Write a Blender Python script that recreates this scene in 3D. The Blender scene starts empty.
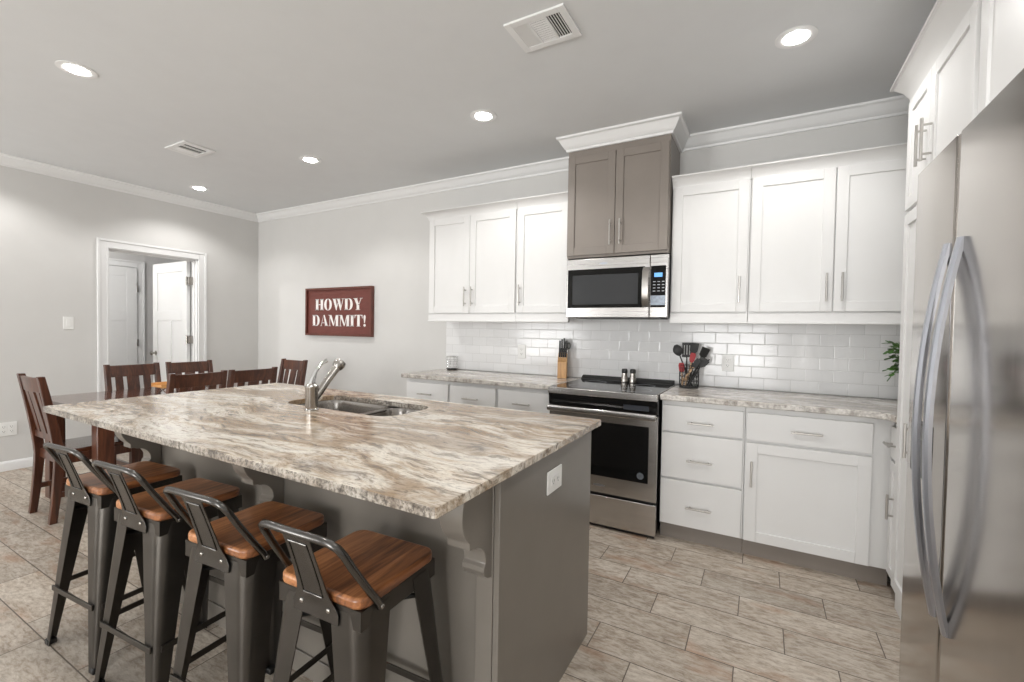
import bpy, bmesh, math, random
from mathutils import Vector, Matrix
C = bpy.context.scene
COL = C.collection
random.seed(7)
PI = math.pi

# ------------------------------------------------------------------ camera, world, exposure, big lights
cam_d = bpy.data.cameras.new('camera'); cam = bpy.data.objects.new('camera', cam_d); COL.objects.link(cam)
C.camera = cam
FPX, YAW, PITCH, ROLL, EYE = 451.4, -.5053, .0247, .01662, 1.30
cam_d.sensor_width = 36; cam_d.lens = 36*FPX/1024; cam_d.clip_start = .02
_f = Vector((math.sin(YAW)*math.cos(PITCH), math.cos(YAW)*math.cos(PITCH), -math.sin(PITCH)))
_r = Vector((math.cos(YAW), -math.sin(YAW), 0)); _u = _r.cross(_f)
r2 = math.cos(ROLL)*_r + math.sin(ROLL)*_u; u2 = -math.sin(ROLL)*_r + math.cos(ROLL)*_u
m = Matrix((r2, u2, -_f)).transposed().to_4x4(); m.translation = (0, 0, EYE)
cam.matrix_world = m
C.view_settings.view_transform = 'Standard'; C.view_settings.look = 'None'
C.view_settings.gamma = 1; C.view_settings.use_curve_mapping = False
C.view_settings.exposure = 0.45
W = bpy.data.worlds.new('world'); C.world = W; W.use_nodes = True
W.node_tree.nodes['Background'].inputs[0].default_value = (.93, .96, 1, 1)
W.node_tree.nodes['Background'].inputs[1].default_value = 1.0
LAMP_W = 22; WINDOW_W = 52; CEILING_FILL_W = 122
def area(name, loc, rot, sx, sy, watts, col=(1, 1, 1), spread=PI):
    l = bpy.data.lights.new(name, 'AREA'); l.shape = 'RECTANGLE'; l.size = sx; l.size_y = sy
    l.energy = watts; l.color = col; l.spread = spread
    o = bpy.data.objects.new(name, l); COL.objects.link(o); o.location = loc; o.rotation_euler = rot
    return o
# daylight coming in through the windows of the living side, behind the camera
for wx in (-4.75, -0.6):
    area('window_daylight', (wx, -3.52, 1.35), (PI/2, 0, 0), 1.65, 1.9, WINDOW_W, (.97, .985, 1))
    # added fill light, tilted up from outside the panes to brighten the ceiling
    area('ceiling_fill', (wx, -3.95, .70), (PI/2+.75, 0, 0), 2.4, 2.2, CEILING_FILL_W, (1, .985, .95))

# ------------------------------------------------------------------ materials
def new_mat(name):
    mt = bpy.data.materials.new(name); mt.use_nodes = True
    return mt, mt.node_tree, mt.node_tree.nodes['Principled BSDF']
def link(t, a, b): t.links.new(a, b)
def nd(t, typ, **kw):
    n = t.nodes.new(typ)
    for k, v in kw.items(): setattr(n, k, v)
    return n
def coords(t, scale=(1, 1, 1), rot=(0, 0, 0), loc=(0, 0, 0)):
    tc = nd(t, 'ShaderNodeTexCoord'); mp = nd(t, 'ShaderNodeMapping')
    link(t, tc.outputs['Object'], mp.inputs[0])
    mp.inputs['Scale'].default_value = scale; mp.inputs['Rotation'].default_value = rot; mp.inputs['Location'].default_value = loc
    return mp.outputs[0]
def noise(t, vec, scale, detail=4, rough=.55, dist=0):
    n = nd(t, 'ShaderNodeTexNoise'); link(t, vec, n.inputs['Vector'])
    n.inputs['Scale'].default_value = scale; n.inputs['Detail'].default_value = detail
    n.inputs['Roughness'].default_value = rough; n.inputs['Distortion'].default_value = dist
    return n.outputs['Fac']
def ramp(t, fac, stops):
    r = nd(t, 'ShaderNodeValToRGB'); e = r.color_ramp.elements
    while len(e) > 1: e.remove(e[-1])
    e[0].position = stops[0][0]; e[0].color = (*stops[0][1], 1)
    for p, c in stops[1:]:
        k = e.new(p); k.color = (*c, 1)
    link(t, fac, r.inputs[0]); return r.outputs[0]
def mix(t, a, b, fac, mode='MIX'):
    n = nd(t, 'ShaderNodeMix', data_type='RGBA', blend_type=mode)
    for s, v in ((n.inputs[6], a), (n.inputs[7], b), (n.inputs[0], fac)):
        if isinstance(v, (int, float)): s.default_value = v
        elif isinstance(v, tuple): s.default_value = (*v, 1)
        else: link(t, v, s)
    return n.outputs[2]
def mth(t, op, a, b=None, c=None):
    n = nd(t, 'ShaderNodeMath', operation=op)
    for s, v in zip(n.inputs, (a, b, c)):
        if v is None: continue
        if isinstance(v, (int, float)): s.default_value = v
        else: link(t, v, s)
    return n.outputs[0]
def bump(t, p, h, strength=.2, dist=.002):
    b = nd(t, 'ShaderNodeBump'); b.inputs['Strength'].default_value = strength; b.inputs['Distance'].default_value = dist
    link(t, h, b.inputs['Height']); link(t, b.outputs[0], p.inputs['Normal'])
def plain(name, col, rough=.5, metal=0, var=.03, scale=6, bmp=0, bscale=200, coat=0, spec=.5, stretch=(1, 1, 1)):
    mt, t, p = new_mat(name)
    v = coords(t, stretch)
    a = tuple(max(0, c*(1-var)) for c in col); b = tuple(min(1, c*(1+var)) for c in col)
    link(t, ramp(t, noise(t, v, scale), [(.3, a), (.7, b)]), p.inputs['Base Color'])
    p.inputs['Roughness'].default_value = rough; p.inputs['Metallic'].default_value = metal
    p.inputs['Coat Weight'].default_value = coat; p.inputs['Specular IOR Level'].default_value = spec
    if bmp: bump(t, p, noise(t, v, bscale, 2), bmp, .001)
    return mt
def emit(name, col, strength):
    mt, t, p = new_mat(name)
    p.inputs['Base Color'].default_value = (*col, 1); p.inputs['Emission Color'].default_value = (*col, 1)
    p.inputs['Emission Strength'].default_value = strength
    return mt
def wood(name, dark, mid, light, axis, rough=.35, scale=1., coat=0, boards=0):
    """grain runs along axis; boards = width of the glued strips across it (0 for none)"""
    mt, t, p = new_mat(name)
    s = [9*scale]*3; s[axis] = .8*scale
    v = coords(t, tuple(s))
    n1 = noise(t, v, 2.2, 6, .6, 1.2); n2 = noise(t, v, 9, 3, .6)
    fac = mth(t, 'ADD', mth(t, 'MULTIPLY', n1, .75), mth(t, 'MULTIPLY', n2, .25))
    if boards:
        tc = nd(t, 'ShaderNodeTexCoord'); sp = nd(t, 'ShaderNodeSeparateXYZ'); link(t, tc.outputs['Object'], sp.inputs[0])
        u = sp.outputs[1 if axis == 0 else 0]
        idn = mth(t, 'FLOOR', mth(t, 'DIVIDE', mth(t, 'ADD', u, 5.013), boards))
        wn = nd(t, 'ShaderNodeTexWhiteNoise', noise_dimensions='1D'); link(t, idn, wn.inputs['W'])
        fac = mth(t, 'ADD', fac, mth(t, 'MULTIPLY', mth(t, 'SUBTRACT', wn.outputs[0], .5), .26))
    link(t, ramp(t, fac, [(.3, dark), (.5, mid), (.68, light)]), p.inputs['Base Color'])
    p.inputs['Roughness'].default_value = rough; p.inputs['Coat Weight'].default_value = coat
    p.inputs['Coat Roughness'].default_value = .12
    bump(t, p, fac, .12, .001)
    return mt
def tile_nodes(t, ua, va, L, H, u0, v0, shift, gap):
    """running-bond tiles: returns mortar mask (1 on the joint), a random value per tile"""
    tc = nd(t, 'ShaderNodeTexCoord'); sp = nd(t, 'ShaderNodeSeparateXYZ'); link(t, tc.outputs['Object'], sp.inputs[0])
    v = mth(t, 'DIVIDE', mth(t, 'SUBTRACT', sp.outputs[va], v0), H); row = mth(t, 'FLOOR', v)
    u = mth(t, 'ADD', mth(t, 'DIVIDE', mth(t, 'SUBTRACT', sp.outputs[ua], u0), L), mth(t, 'MULTIPLY', row, shift))
    cu = mth(t, 'FLOOR', u)
    fu = mth(t, 'SUBTRACT', u, cu); fv = mth(t, 'SUBTRACT', v, row)
    du = mth(t, 'MULTIPLY', mth(t, 'MINIMUM', fu, mth(t, 'SUBTRACT', 1, fu)), L)
    dv = mth(t, 'MULTIPLY', mth(t, 'MINIMUM', fv, mth(t, 'SUBTRACT', 1, fv)), H)
    d = mth(t, 'MINIMUM', du, dv)
    mask = mth(t, 'LESS_THAN', d, gap)
    cb = nd(t, 'ShaderNodeCombineXYZ'); link(t, cu, cb.inputs[0]); link(t, row, cb.inputs[1])
    wn = nd(t, 'ShaderNodeTexWhiteNoise', noise_dimensions='2D'); link(t, cb.outputs[0], wn.inputs['Vector'])
    return mask, wn.outputs['Value'], wn.outputs['Color'], d
def floor_mat():
    mt, t, p = new_mat('floor_tile_stone')
    mask, rnd, rc, d = tile_nodes(t, 0, 1, 0.535, .1815, -.598, 2.85, 1/3, .0022)
    tc = nd(t, 'ShaderNodeTexCoord'); vm = nd(t, 'ShaderNodeVectorMath', operation='MULTIPLY_ADD')
    link(t, rc, vm.inputs[0]); vm.inputs[1].default_value = (7, 5, 3); link(t, tc.outputs['Object'], vm.inputs[2])
    mp = nd(t, 'ShaderNodeMapping'); link(t, vm.outputs[0], mp.inputs[0]); mp.inputs['Scale'].default_value = (1.0, 2.9, 1)
    v = mp.outputs[0]
    n1 = noise(t, v, 4.0, 8, .74, .5); n2 = noise(t, v, 22, 7, .75, .4); n3 = noise(t, v, 3.0, 3, .5)
    c = ramp(t, n1, [(.32, (.21, .155, .11)), (.43, (.41, .33, .255)), (.54, (.54, .465, .385)), (.68, (.68, .615, .53))])
    c = mix(t, c, ramp(t, n2, [(.38, (.15, .115, .085)), (.48, (.46, .395, .325)), (.58, (.72, .67, .60))]), .42)
    c = mix(t, c, (.40, .205, .105), mth(t, 'MULTIPLY', mth(t, 'SMOOTH_MIN', mth(t, 'MAXIMUM', mth(t, 'SUBTRACT', n3, .57), 0), .2, .02), 3.2))
    br = mth(t, 'ADD', .72, mth(t, 'MULTIPLY', rnd, .28))
    cb = nd(t, 'ShaderNodeCombineColor')
    for i in range(3): link(t, br, cb.inputs[i])
    c = mix(t, c, cb.outputs[0], 1.0, 'MULTIPLY')
    c = mix(t, c, (.13, .105, .085), mask)
    link(t, c, p.inputs['Base Color'])
    p.inputs['Roughness'].default_value = .42; p.inputs['Specular IOR Level'].default_value = .35
    h = mth(t, 'ADD', mth(t, 'MULTIPLY', n2, .35), mth(t, 'MULTIPLY', mth(t, 'MINIMUM', d, .005), 140))
    bump(t, p, h, .35, .002)
    return mt
def subway_mat():
    mt, t, p = new_mat('white_subway_tile')
    mask, rnd, rc, d = tile_nodes(t, 0, 2, .1545, .0775, .02, .918, .5, .0012)
    g = mth(t, 'ADD', .74, mth(t, 'MULTIPLY', rnd, .06))
    cb = nd(t, 'ShaderNodeCombineColor')
    for i in range(3): link(t, g, cb.inputs[i])
    link(t, mix(t, cb.outputs[0], (.56, .56, .55), mask), p.inputs['Base Color'])
    p.inputs['Roughness'].default_value = .1
    link(t, mth(t, 'ADD', .14, mth(t, 'MULTIPLY', mask, .5)), p.inputs['Roughness']); p.inputs['Specular IOR Level'].default_value = .4
    v = coords(t, (1, 1, 1))
    # each tile sits a touch out of true, so its gloss differs
    sp = nd(t, 'ShaderNodeSeparateColor'); link(t, rc, sp.inputs[0])
    h = mth(t, 'ADD', mth(t, 'MULTIPLY', mth(t, 'MINIMUM', d, .004), 200), mth(t, 'MULTIPLY', noise(t, v, 9, 2), .5))
    bump(t, p, h, .25, .003)
    return mt
def granite_mat(name, warm, edge=False):
    mt, t, p = new_mat(name)
    base = coords(t, (1, 1, 1), (0, 0, .05))
    w = nd(t, 'ShaderNodeTexNoise'); link(t, base, w.inputs['Vector']); w.inputs['Scale'].default_value = 1.6; w.inputs['Detail'].default_value = 3
    vm = nd(t, 'ShaderNodeVectorMath', operation='MULTIPLY_ADD')
    link(t, w.outputs['Color'], vm.inputs[0]); vm.inputs[1].default_value = (.35, .36, .15); link(t, base, vm.inputs[2])
    mp = nd(t, 'ShaderNodeMapping'); link(t, vm.outputs[0], mp.inputs[0]); mp.inputs['Scale'].default_value = (.95, 3.6, 3.6)
    v = mp.outputs[0]
    n1 = noise(t, v, 1.7, 8, .62, 1.1)
    n2 = noise(t, v, 4.2, 8, .68, 1.3)
    fine = noise(t, coords(t, (1.5, 6, 6)), 26, 6, .7)
    mp2 = nd(t, 'ShaderNodeMapping'); link(t, vm.outputs[0], mp2.inputs[0]); mp2.inputs['Scale'].default_value = (2.4, 10, 10)
    n3 = noise(t, mp2.outputs[0], 3.0, 8, .72, .6)
    n4 = noise(t, coords(t, (1, 2.2, 2.2), (0, 0, .05), (3, 7, 1)), 1.1, 3, .5)
    if warm:
        c = ramp(t, n1, [(.33, (.15, .085, .042)), (.41, (.36, .235, .125)), (.47, (.60, .46, .31)), (.525, (.78, .71, .60)), (.58, (.74, .66, .55)), (.64, (.40, .30, .215)), (.72, (.62, .53, .42))])
        c2 = ramp(t, n2, [(.36, (.13, .10, .075)), (.44, (.38, .31, .235)), (.51, (.75, .69, .60)), (.60, (.62, .55, .46)), (.68, (.30, .26, .215))])
        grey = (.36, .335, .305)
    else:
        c = ramp(t, n1, [(.33, (.22, .18, .145)), (.41, (.42, .36, .30)), (.47, (.66, .61, .55)), (.54, (.80, .77, .73)), (.60, (.74, .70, .65)), (.66, (.48, .43, .38)), (.74, (.74, .70, .66))])
        c2 = ramp(t, n2, [(.36, (.12, .10, .09)), (.44, (.48, .43, .38)), (.51, (.82, .79, .75)), (.62, (.70, .66, .61))])
        grey = (.42, .40, .38)
    mp3 = nd(t, 'ShaderNodeMapping'); link(t, vm.outputs[0], mp3.inputs[0]); mp3.inputs['Scale'].default_value = (.55, 2.6, 2.6)
    n5 = noise(t, mp3.outputs[0], 1.9, 5, .6, 1.1)
    c = mix(t, c, c2, .55)
    pale = (.86, .83, .77) if warm else (.82, .80, .77)
    brown = (.29, .185, .095) if warm else (.38, .33, .28)
    c = mix(t, c, pale, mth(t, 'MULTIPLY', ramp(t, n5, [(.52, (0, 0, 0)), (.62, (1, 1, 1))]), .55))
    c = mix(t, c, brown, mth(t, 'MULTIPLY', ramp(t, n5, [(.44, (1, 1, 1)), (.51, (0, 0, 0))]), .8))
    c = mix(t, c, grey, mth(t, 'MULTIPLY', ramp(t, n4, [(.50, (0, 0, 0)), (.62, (1, 1, 1))]), .28))
    c = mix(t, c, ramp(t, n3, [(.38, (.20, .16, .125)), (.48, (.92, .90, .88)), (.55, (1.0, 1.0, 1.0)), (.65, (.50, .44, .38))]), .8, 'MULTIPLY')
    c = mix(t, c, ramp(t, fine, [(.36, (.35, .31, .28)), (.48, (1, 1, 1)), (.7, (1, 1, 1))]), .55, 'MULTIPLY')
    if edge:   # rough-broken edge: the crystals show as a grey and dark speckle
        sp1 = noise(t, coords(t, (1, 1, 1)), 75, 5, .75); sp2 = noise(t, coords(t, (1, 1, .6), (0, 0, 0), (2, 5, 9)), 22, 4, .6)
        c = mix(t, c, (.40, .385, .365) if warm else (.74, .72, .69), .5)
        c = mix(t, c, ramp(t, sp1, [(.42, (.16, .14, .125)), (.5, (.72, .69, .65)), (.6, (1, 1, 1))]), .85 if warm else .35, 'MULTIPLY')
        c = mix(t, c, ramp(t, sp2, [(.38, (.25, .21, .17)), (.5, (1, 1, 1))]), .6, 'MULTIPLY')
    link(t, c, p.inputs['Base Color'])
    p.inputs['Roughness'].default_value = .4 if edge else .16
    bump(t, p, fine, .05, .0006)
    return mt
def steel_mat(name, col, rough, axis):
    mt, t, p = new_mat(name)
    s = [60, 60, 60]; s[axis] = .6
    n = noise(t, coords(t, tuple(s)), 3, 3, .6)
    link(t, ramp(t, n, [(.3, tuple(c*.9 for c in col)), (.7, col)]), p.inputs['Base Color'])
    p.inputs['Metallic'].default_value = 1
    link(t, mth(t, 'ADD', rough, mth(t, 'MULTIPLY', n, .08)), p.inputs['Roughness'])
    return mt
M = {}
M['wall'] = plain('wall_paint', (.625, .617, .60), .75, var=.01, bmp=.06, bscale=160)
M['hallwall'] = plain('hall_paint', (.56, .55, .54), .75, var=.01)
M['ceiling'] = plain('ceiling_paint', (.70, .71, .715), .85, var=.012, bmp=.12, bscale=120)
M['trim'] = plain('white_trim_paint', (.77, .77, .765), .4, var=.01)
M['white'] = plain('white_cabinet_paint', (.72, .715, .705), .38, var=.008)
M['taupe'] = plain('taupe_cabinet_paint', (.235, .205, .18), .38, var=.03)
M['island'] = plain('island_taupe_paint', (.18, .162, .140), .28, var=.04)
M['shadowgap'] = plain('cabinet_inside', (.55, .54, .52), .6)
M['plate'] = plain('white_plastic', (.82, .82, .80), .35, var=.01)
M['slotblack'] = plain('dark_slot', (.03, .03, .03), .5)
M['floor'] = floor_mat(); M['tile'] = subway_mat()
M['granite'] = granite_mat('brown_granite', True); M['granite2'] = granite_mat('pale_granite', False)
M['edge'] = granite_mat('brown_granite_edge', True, True); M['edge2'] = granite_mat('pale_granite_edge', False, True)
def edge_faces(o, m):
    o.data.materials.append(m)
    for p in o.data.polygons:
        if abs(p.normal.z) < .5 and abs(p.normal.x) < .7: p.material_index = 1
M['steel'] = steel_mat('brushed_steel', (.57, .55, .53), .2, 0)
M['fridge'] = steel_mat('fridge_steel', (.49, .46, .43), .12, 2)
M['nickel'] = plain('brushed_nickel', (.38, .36, .335), .24, 1)
M['pull'] = plain('satin_pull', (.52, .50, .475), .3, 1)
M['mwsteel'] = steel_mat('microwave_steel', (.50, .485, .47), .24, 0)
M['handle'] = plain('handle_steel', (.44, .46, .51), .3, 1)
M['chrome'] = plain('chrome', (.78, .78, .78), .1, 1)
M['sink'] = steel_mat('sink_steel', (.30, .28, .26), .2, 0)
M['gun'] = plain('gunmetal', (.12, .115, .11), .26, 1, var=.12, scale=9)
M['gunleg'] = plain('gunmetal_leg', (.075, .068, .06), .33, .8, var=.15, scale=7)
M['blackrod'] = plain('black_rod', (.02, .02, .02), .35, .3)
M['stoolwood'] = wood('stool_wood', (.10, .035, .013), (.33, .125, .045), (.55, .25, .10), 1, .34, 1.6, .15, .052)
M['dine'] = wood('dark_dining_wood', (.025, .009, .006), (.075, .025, .013), (.15, .052, .024), 2, .3, 1.3, .3)
M['dineh'] = wood('dark_dining_wood_flat', (.03, .010, .006), (.085, .028, .014), (.15, .052, .026), 1, .16, 1.3, .5)
M['glass'] = plain('black_glass', (.008, .008, .008), .05, 0, spec=.3)
M['mwglass'] = plain('microwave_glass', (.045, .047, .05), .06, 0)
M['black'] = plain('black_plastic', (.018, .018, .018), .3)
M['blackmatte'] = plain('black_matte', (.02, .02, .02), .55)
M['blockwood'] = wood('knife_block_wood', (.42, .22, .09), (.62, .36, .16), (.72, .46, .23), 2, .4, 1.5)
M['spoonwood'] = wood('spoon_wood', (.34, .20, .10), (.55, .36, .21), (.68, .50, .32), 2, .5, 2)
M['traywood'] = wood('tray_wood', (.45, .2, .06), (.66, .33, .11), (.78, .45, .18), 1, .4, 2)
M['maroon'] = plain('maroon_board', (.145, .036, .026), .5, var=.12, scale=14, stretch=(1, 1, 5))
M['maroonframe'] = plain('maroon_frame', (.12, .034, .022), .45, var=.15, scale=12)
M['letter'] = plain('white_letter', (.86, .82, .80), .5)
M['red'] = plain('red_silicone', (.36, .02, .025), .4)
M['leaf'] = plain('leaf_green', (.055, .15, .022), .45, var=.5, scale=30)
M['stem'] = plain('stem_green', (.08, .13, .03), .5)
M['pot'] = plain('pot_ceramic', (.7, .68, .64), .4)
M['lens'] = emit('lamp_lens', (1, .98, .95), 25)
M['lcdoff'] = plain('dark_display', (.05, .055, .065), .2)
M['lcd'] = emit('display_blue', (.10, .28, .6), .8)
M['keys'] = plain('key_print', (.5, .52, .55), .5)
M['ledge'] = plain('grey_keypad', (.24, .27, .31), .25, .6, var=.25, scale=60)

# ------------------------------------------------------------------ mesh helpers
ORG = {}
def ident(p): return p
class MB:
    def __init__(s, T=None): s.bm = bmesh.new(); s.T = T or ident
    def _v(s, p): return s.bm.verts.new(s.T(tuple(p)))
    def _f(s, vs):
        try: return s.bm.faces.new(vs)
        except ValueError: return None
    def box(s, a, b):
        (x0, y0, z0), (x1, y1, z1) = a, b
        v = [s._v(p) for p in ((x0,y0,z0),(x1,y0,z0),(x1,y1,z0),(x0,y1,z0),(x0,y0,z1),(x1,y0,z1),(x1,y1,z1),(x0,y1,z1))]
        for q in ((0,3,2,1),(4,5,6,7),(0,1,5,4),(1,2,6,5),(2,3,7,6),(3,0,4,7)): s._f([v[i] for i in q])
        return s
    def loft(s, rings, cap=True, closed=True):
        R = [[s._v(p) for p in r] for r in rings]
        for a, b in zip(R[:-1], R[1:]):
            n = len(a)
            for i in range(n if closed else n-1): s._f([a[i], a[(i+1)%n], b[(i+1)%n], b[i]])
        if cap and closed: s._f(R[0][::-1]); s._f(R[-1])
        return s
    def prism(s, poly, a, b, axis=2):
        """poly of 2-D points, extruded along axis from a to b"""
        def P(p, h):
            q = list(p); q.insert(axis, h); return q
        return s.loft([[P(p, a) for p in poly], [P(p, b) for p in poly]])
    def tube(s, pts, r, n=10, cap=True, flat=1.0):
        pts = [Vector(p) for p in pts]; rr = r if isinstance(r, (list, tuple)) else [r]*len(pts)
        rings = []; ref = None
        for i, p in enumerate(pts):
            d = (pts[min(i+1, len(pts)-1)]-pts[max(i-1, 0)]).normalized()
            if ref is None:
                ref = Vector((0, 0, 1)) if abs(d.z) < .9 else Vector((1, 0, 0))
            a = d.cross(ref).normalized(); b = d.cross(a).normalized(); ref = -b if (-b).dot(ref) > 0 else b
            rings.append([p+rr[i]*(a*math.cos(2*PI*k/n)+b*flat*math.sin(2*PI*k/n)) for k in range(n)])
        return s.loft(rings, cap)
    def lathe(s, prof, c=(0, 0, 0), n=24, cap=True):
        return s.loft([[(c[0]+r*math.cos(2*PI*k/n), c[1]+r*math.sin(2*PI*k/n), c[2]+z) for k in range(n)] for r, z in prof], cap)
    def ball(s, c, r, n=10, sc=(1, 1, 1)):
        rings = [[(c[0]+sc[0]*r*math.sin(t)*math.cos(2*PI*k/n), c[1]+sc[1]*r*math.sin(t)*math.sin(2*PI*k/n), c[2]+sc[2]*r*math.cos(t)) for k in range(n)]
                 for t in [PI*(.02+.96*i/8) for i in range(9)]]
        return s.loft(rings)
    def sweep(s, prof, path, side=1):
        """prof: list of (outward d, z) closed polygon; path: XY polyline; outward = left of travel if side>0"""
        P = [Vector((p[0], p[1])) for p in path]; rings = []
        for i, p in enumerate(P):
            def nrm(a, b):
                d = (b-a).normalized(); return Vector((-d.y, d.x))*side
            if i == 0: o = nrm(P[0], P[1])
            elif i == len(P)-1: o = nrm(P[-2], P[-1])
            else:
                n1, n2 = nrm(P[i-1], p), nrm(p, P[i+1]); o = (n1+n2); o = o/ (o.dot(n1))
            rings.append([(p.x+o.x*d, p.y+o.y*d, z) for d, z in prof])
        return s.loft(rings)
    def build(s, name, mat, parent=None, bev=0, smooth=True, seg=2):
        bm = s.bm
        if parent is not None:
            o0 = Vector(ORG.get(parent.name, (0, 0, 0)))
            for v in bm.verts: v.co -= o0
        bmesh.ops.recalc_face_normals(bm, faces=bm.faces)
        me = bpy.data.meshes.new(name); bm.to_mesh(me); bm.free()
        me.materials.append(mat)
        if smooth:
            me.shade_smooth(); me.set_sharp_from_angle(angle=math.radians(35))
        o = bpy.data.objects.new(name, me); COL.objects.link(o)
        if parent is not None:
            o.parent = parent; ORG[o.name] = ORG.get(parent.name, (0, 0, 0))
        if bev:
            b = o.modifiers.new('bevel', 'BEVEL'); b.width = bev; b.segments = seg; b.limit_method = 'ANGLE'; b.angle_limit = math.radians(40)
        return o
def thing(name, label, cat, loc=(0, 0, 0), group=None):
    o = bpy.data.objects.new(name, None); COL.objects.link(o); o.empty_display_size = .1
    o.location = loc; ORG[o.name] = tuple(loc)
    o['label'] = label; o['category'] = cat
    if group: o['group'] = group
    return o
def tag(o, label, cat, group=None, kind=None):
    o['label'] = label; o['category'] = cat
    if group: o['group'] = group
    if kind: o['kind'] = kind
    return o
def struct(o): o['kind'] = 'structure'; return o
def dup(root, loc, rz, label=None, group=None):
    r = root.copy(); COL.objects.link(r); r.location = loc; r.rotation_euler = (0, 0, rz)
    if label: r['label'] = label
    if group: r['group'] = group
    for ch in list(root.children):
        c = ch.copy(); COL.objects.link(c); c.parent = r
        for g in list(ch.children):
            d = g.copy(); COL.objects.link(d); d.parent = c
    return r
def cutplate(pieces):
    mb = MB()
    for a, b in pieces: mb.box(a, b)
    return mb

# ------------------------------------------------------------------ room shell
XL, YB, XR, YF, ZC = -5.726, 3.536, 1.26, -3.4, 2.72
struct(MB().box((-7.6, YF-.1, -.08), (XR+.1, YB+.6, 0)).build('floor', M['floor']))
struct(MB().box((XL-.12, YF-.1, ZC), (XR+.12, YB+.12, ZC+.1)).build('ceiling', M['ceiling']))
OY0, OY1, OZ = 1.995, 2.818, 2.05
struct(cutplate([((XL-.12, YF, 0), (XL, OY0, ZC)), ((XL-.12, OY1, 0), (XL, YB+.12, ZC)), ((XL-.12, OY0, OZ), (XL, OY1, ZC))]).build('wall_left', M['wall']))
struct(MB().box((XL, YB, 0), (XR, YB+.12, ZC)).build('wall_back', M['wall']))
struct(MB().box((XR, YF, 0), (XR+.12, YB+.12, ZC)).build('wall_right', M['wall']))
wins = [(-5.6, -3.9), (-1.45, .25)]
struct(cutplate([((XL, YF-.1, 0), (XR, YF, .35)), ((XL, YF-.1, 2.35), (XR, YF, ZC)), ((XL, YF-.1, .35), (wins[0][0], YF, 2.35)),
                 ((wins[0][1], YF-.1, .35), (wins[1][0], YF, 2.35)), ((wins[1][1], YF-.1, .35), (XR, YF, 2.35))]).build('wall_front', M['wall']))
for i, (a, b) in enumerate(wins):
    mb = MB()
    mb.box((a, YF-.06, .35), (a+.06, YF, 2.35)); mb.box((b-.06, YF-.06, .35), (b, YF, 2.35))
    mb.box((a, YF-.06, .35), (b, YF, .41)); mb.box((a, YF-.06, 2.29), (b, YF, 2.35)); mb.box((a, YF-.05, 1.32), (b, YF-.01, 1.38))
    mb.box(((a+b)/2-.03, YF-.05, .35), ((a+b)/2+.03, YF-.01, 2.35))
    struct(mb.build('window_%d' % (i+1), M['trim']))
# hall beyond the doorway
HX = -7.33
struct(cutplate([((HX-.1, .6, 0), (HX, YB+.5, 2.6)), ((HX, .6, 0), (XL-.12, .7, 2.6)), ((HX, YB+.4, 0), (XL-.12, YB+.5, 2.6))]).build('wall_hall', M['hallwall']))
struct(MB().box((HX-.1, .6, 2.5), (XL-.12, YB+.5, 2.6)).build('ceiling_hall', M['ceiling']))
# crown and base
CR = [(0, ZC-.088), (.012, ZC-.088), (.016, ZC-.074), (.024, ZC-.070), (.040, ZC-.050), (.056, ZC-.022), (.062, ZC-.016), (.074, ZC-.013), (.078, ZC), (0, ZC)]
struct(MB().sweep(CR, [(XL, YF), (XL, YB), (-1.283, YB)], -1).build('trim_1', M['trim']))
struct(MB().sweep(CR, [(-.56, YB), (XR, YB), (XR, 2.77)], -1).build('trim_2', M['trim']))
BS = [(0, 0), (.014, 0), (.014, .066), (.010, .074), (.006, .082), (0, .084)]
struct(MB().sweep(BS, [(XL, YF), (XL, OY0-.086)], -1).build('baseboard_left', M['trim']))
struct(MB().sweep(BS, [(XL, OY1+.086), (XL, YB), (-2.64, YB)], -1).build('baseboard_back', M['trim']))
# doorway casing and jamb
def casing(mb, x, s, y0, y1, z1, w=.086, t=.014):
    """flat casing with a raised outer back-band, around an opening in a wall facing +X at x"""
    for (a, b, tt) in ((0, .012, t+.004), (.012, w-.022, t), (w-.022, w, t+.009)):
        mb.box((x, y0-b, 0), (x+s*tt, y0-a, z1+b)); mb.box((x, y1+a, 0), (x+s*tt, y1+b, z1+b)); mb.box((x, y0-a, z1+a), (x+s*tt, y1+a, z1+b))
mb = MB(); casing(mb, XL, 1, OY0, OY1, OZ)
mb.box((XL-.12, OY0, 0), (XL, OY0+.012, OZ)); mb.box((XL-.12, OY1-.012, 0), (XL, OY1, OZ)); mb.box((XL-.12, OY0, OZ-.012), (XL, OY1, OZ))
mb.box((XL-.075, OY0+.012, 0), (XL-.035, OY0+.022, OZ)); mb.box((XL-.075, OY1-.022, 0), (XL-.035, OY1-.012, OZ)); mb.box((XL-.075, OY0, OZ-.022), (XL-.035, OY1, OZ-.012))
struct(mb.build('trim_3', M['trim'], bev=.002))
def panel_door(name, T, w, h, mat):
    """three-panel door: one wide panel over two tall ones; u across, v up, depth 0..0.035"""
    mb = MB(T); st, d = .11, .035
    def frame(w0, w1):
        mb.box((0, 0, w0), (st, h, w1)); mb.box((w-st, 0, w0), (w, h, w1)); mb.box((st, 0, w0), (w-st, .2, w1))
        mb.box((st, h-.115, w0), (w-st, h, w1)); mb.box((st, 1.33, w0), (w-st, 1.45, w1)); mb.box((w/2-.05, .2, w0), (w/2+.05, 1.33, w1))
    frame(0, d); mb.box((st-.005, .19, .009), (w-st+.005, h-.11, d-.009))
    return mb.build(name, mat, bev=.002)
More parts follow.
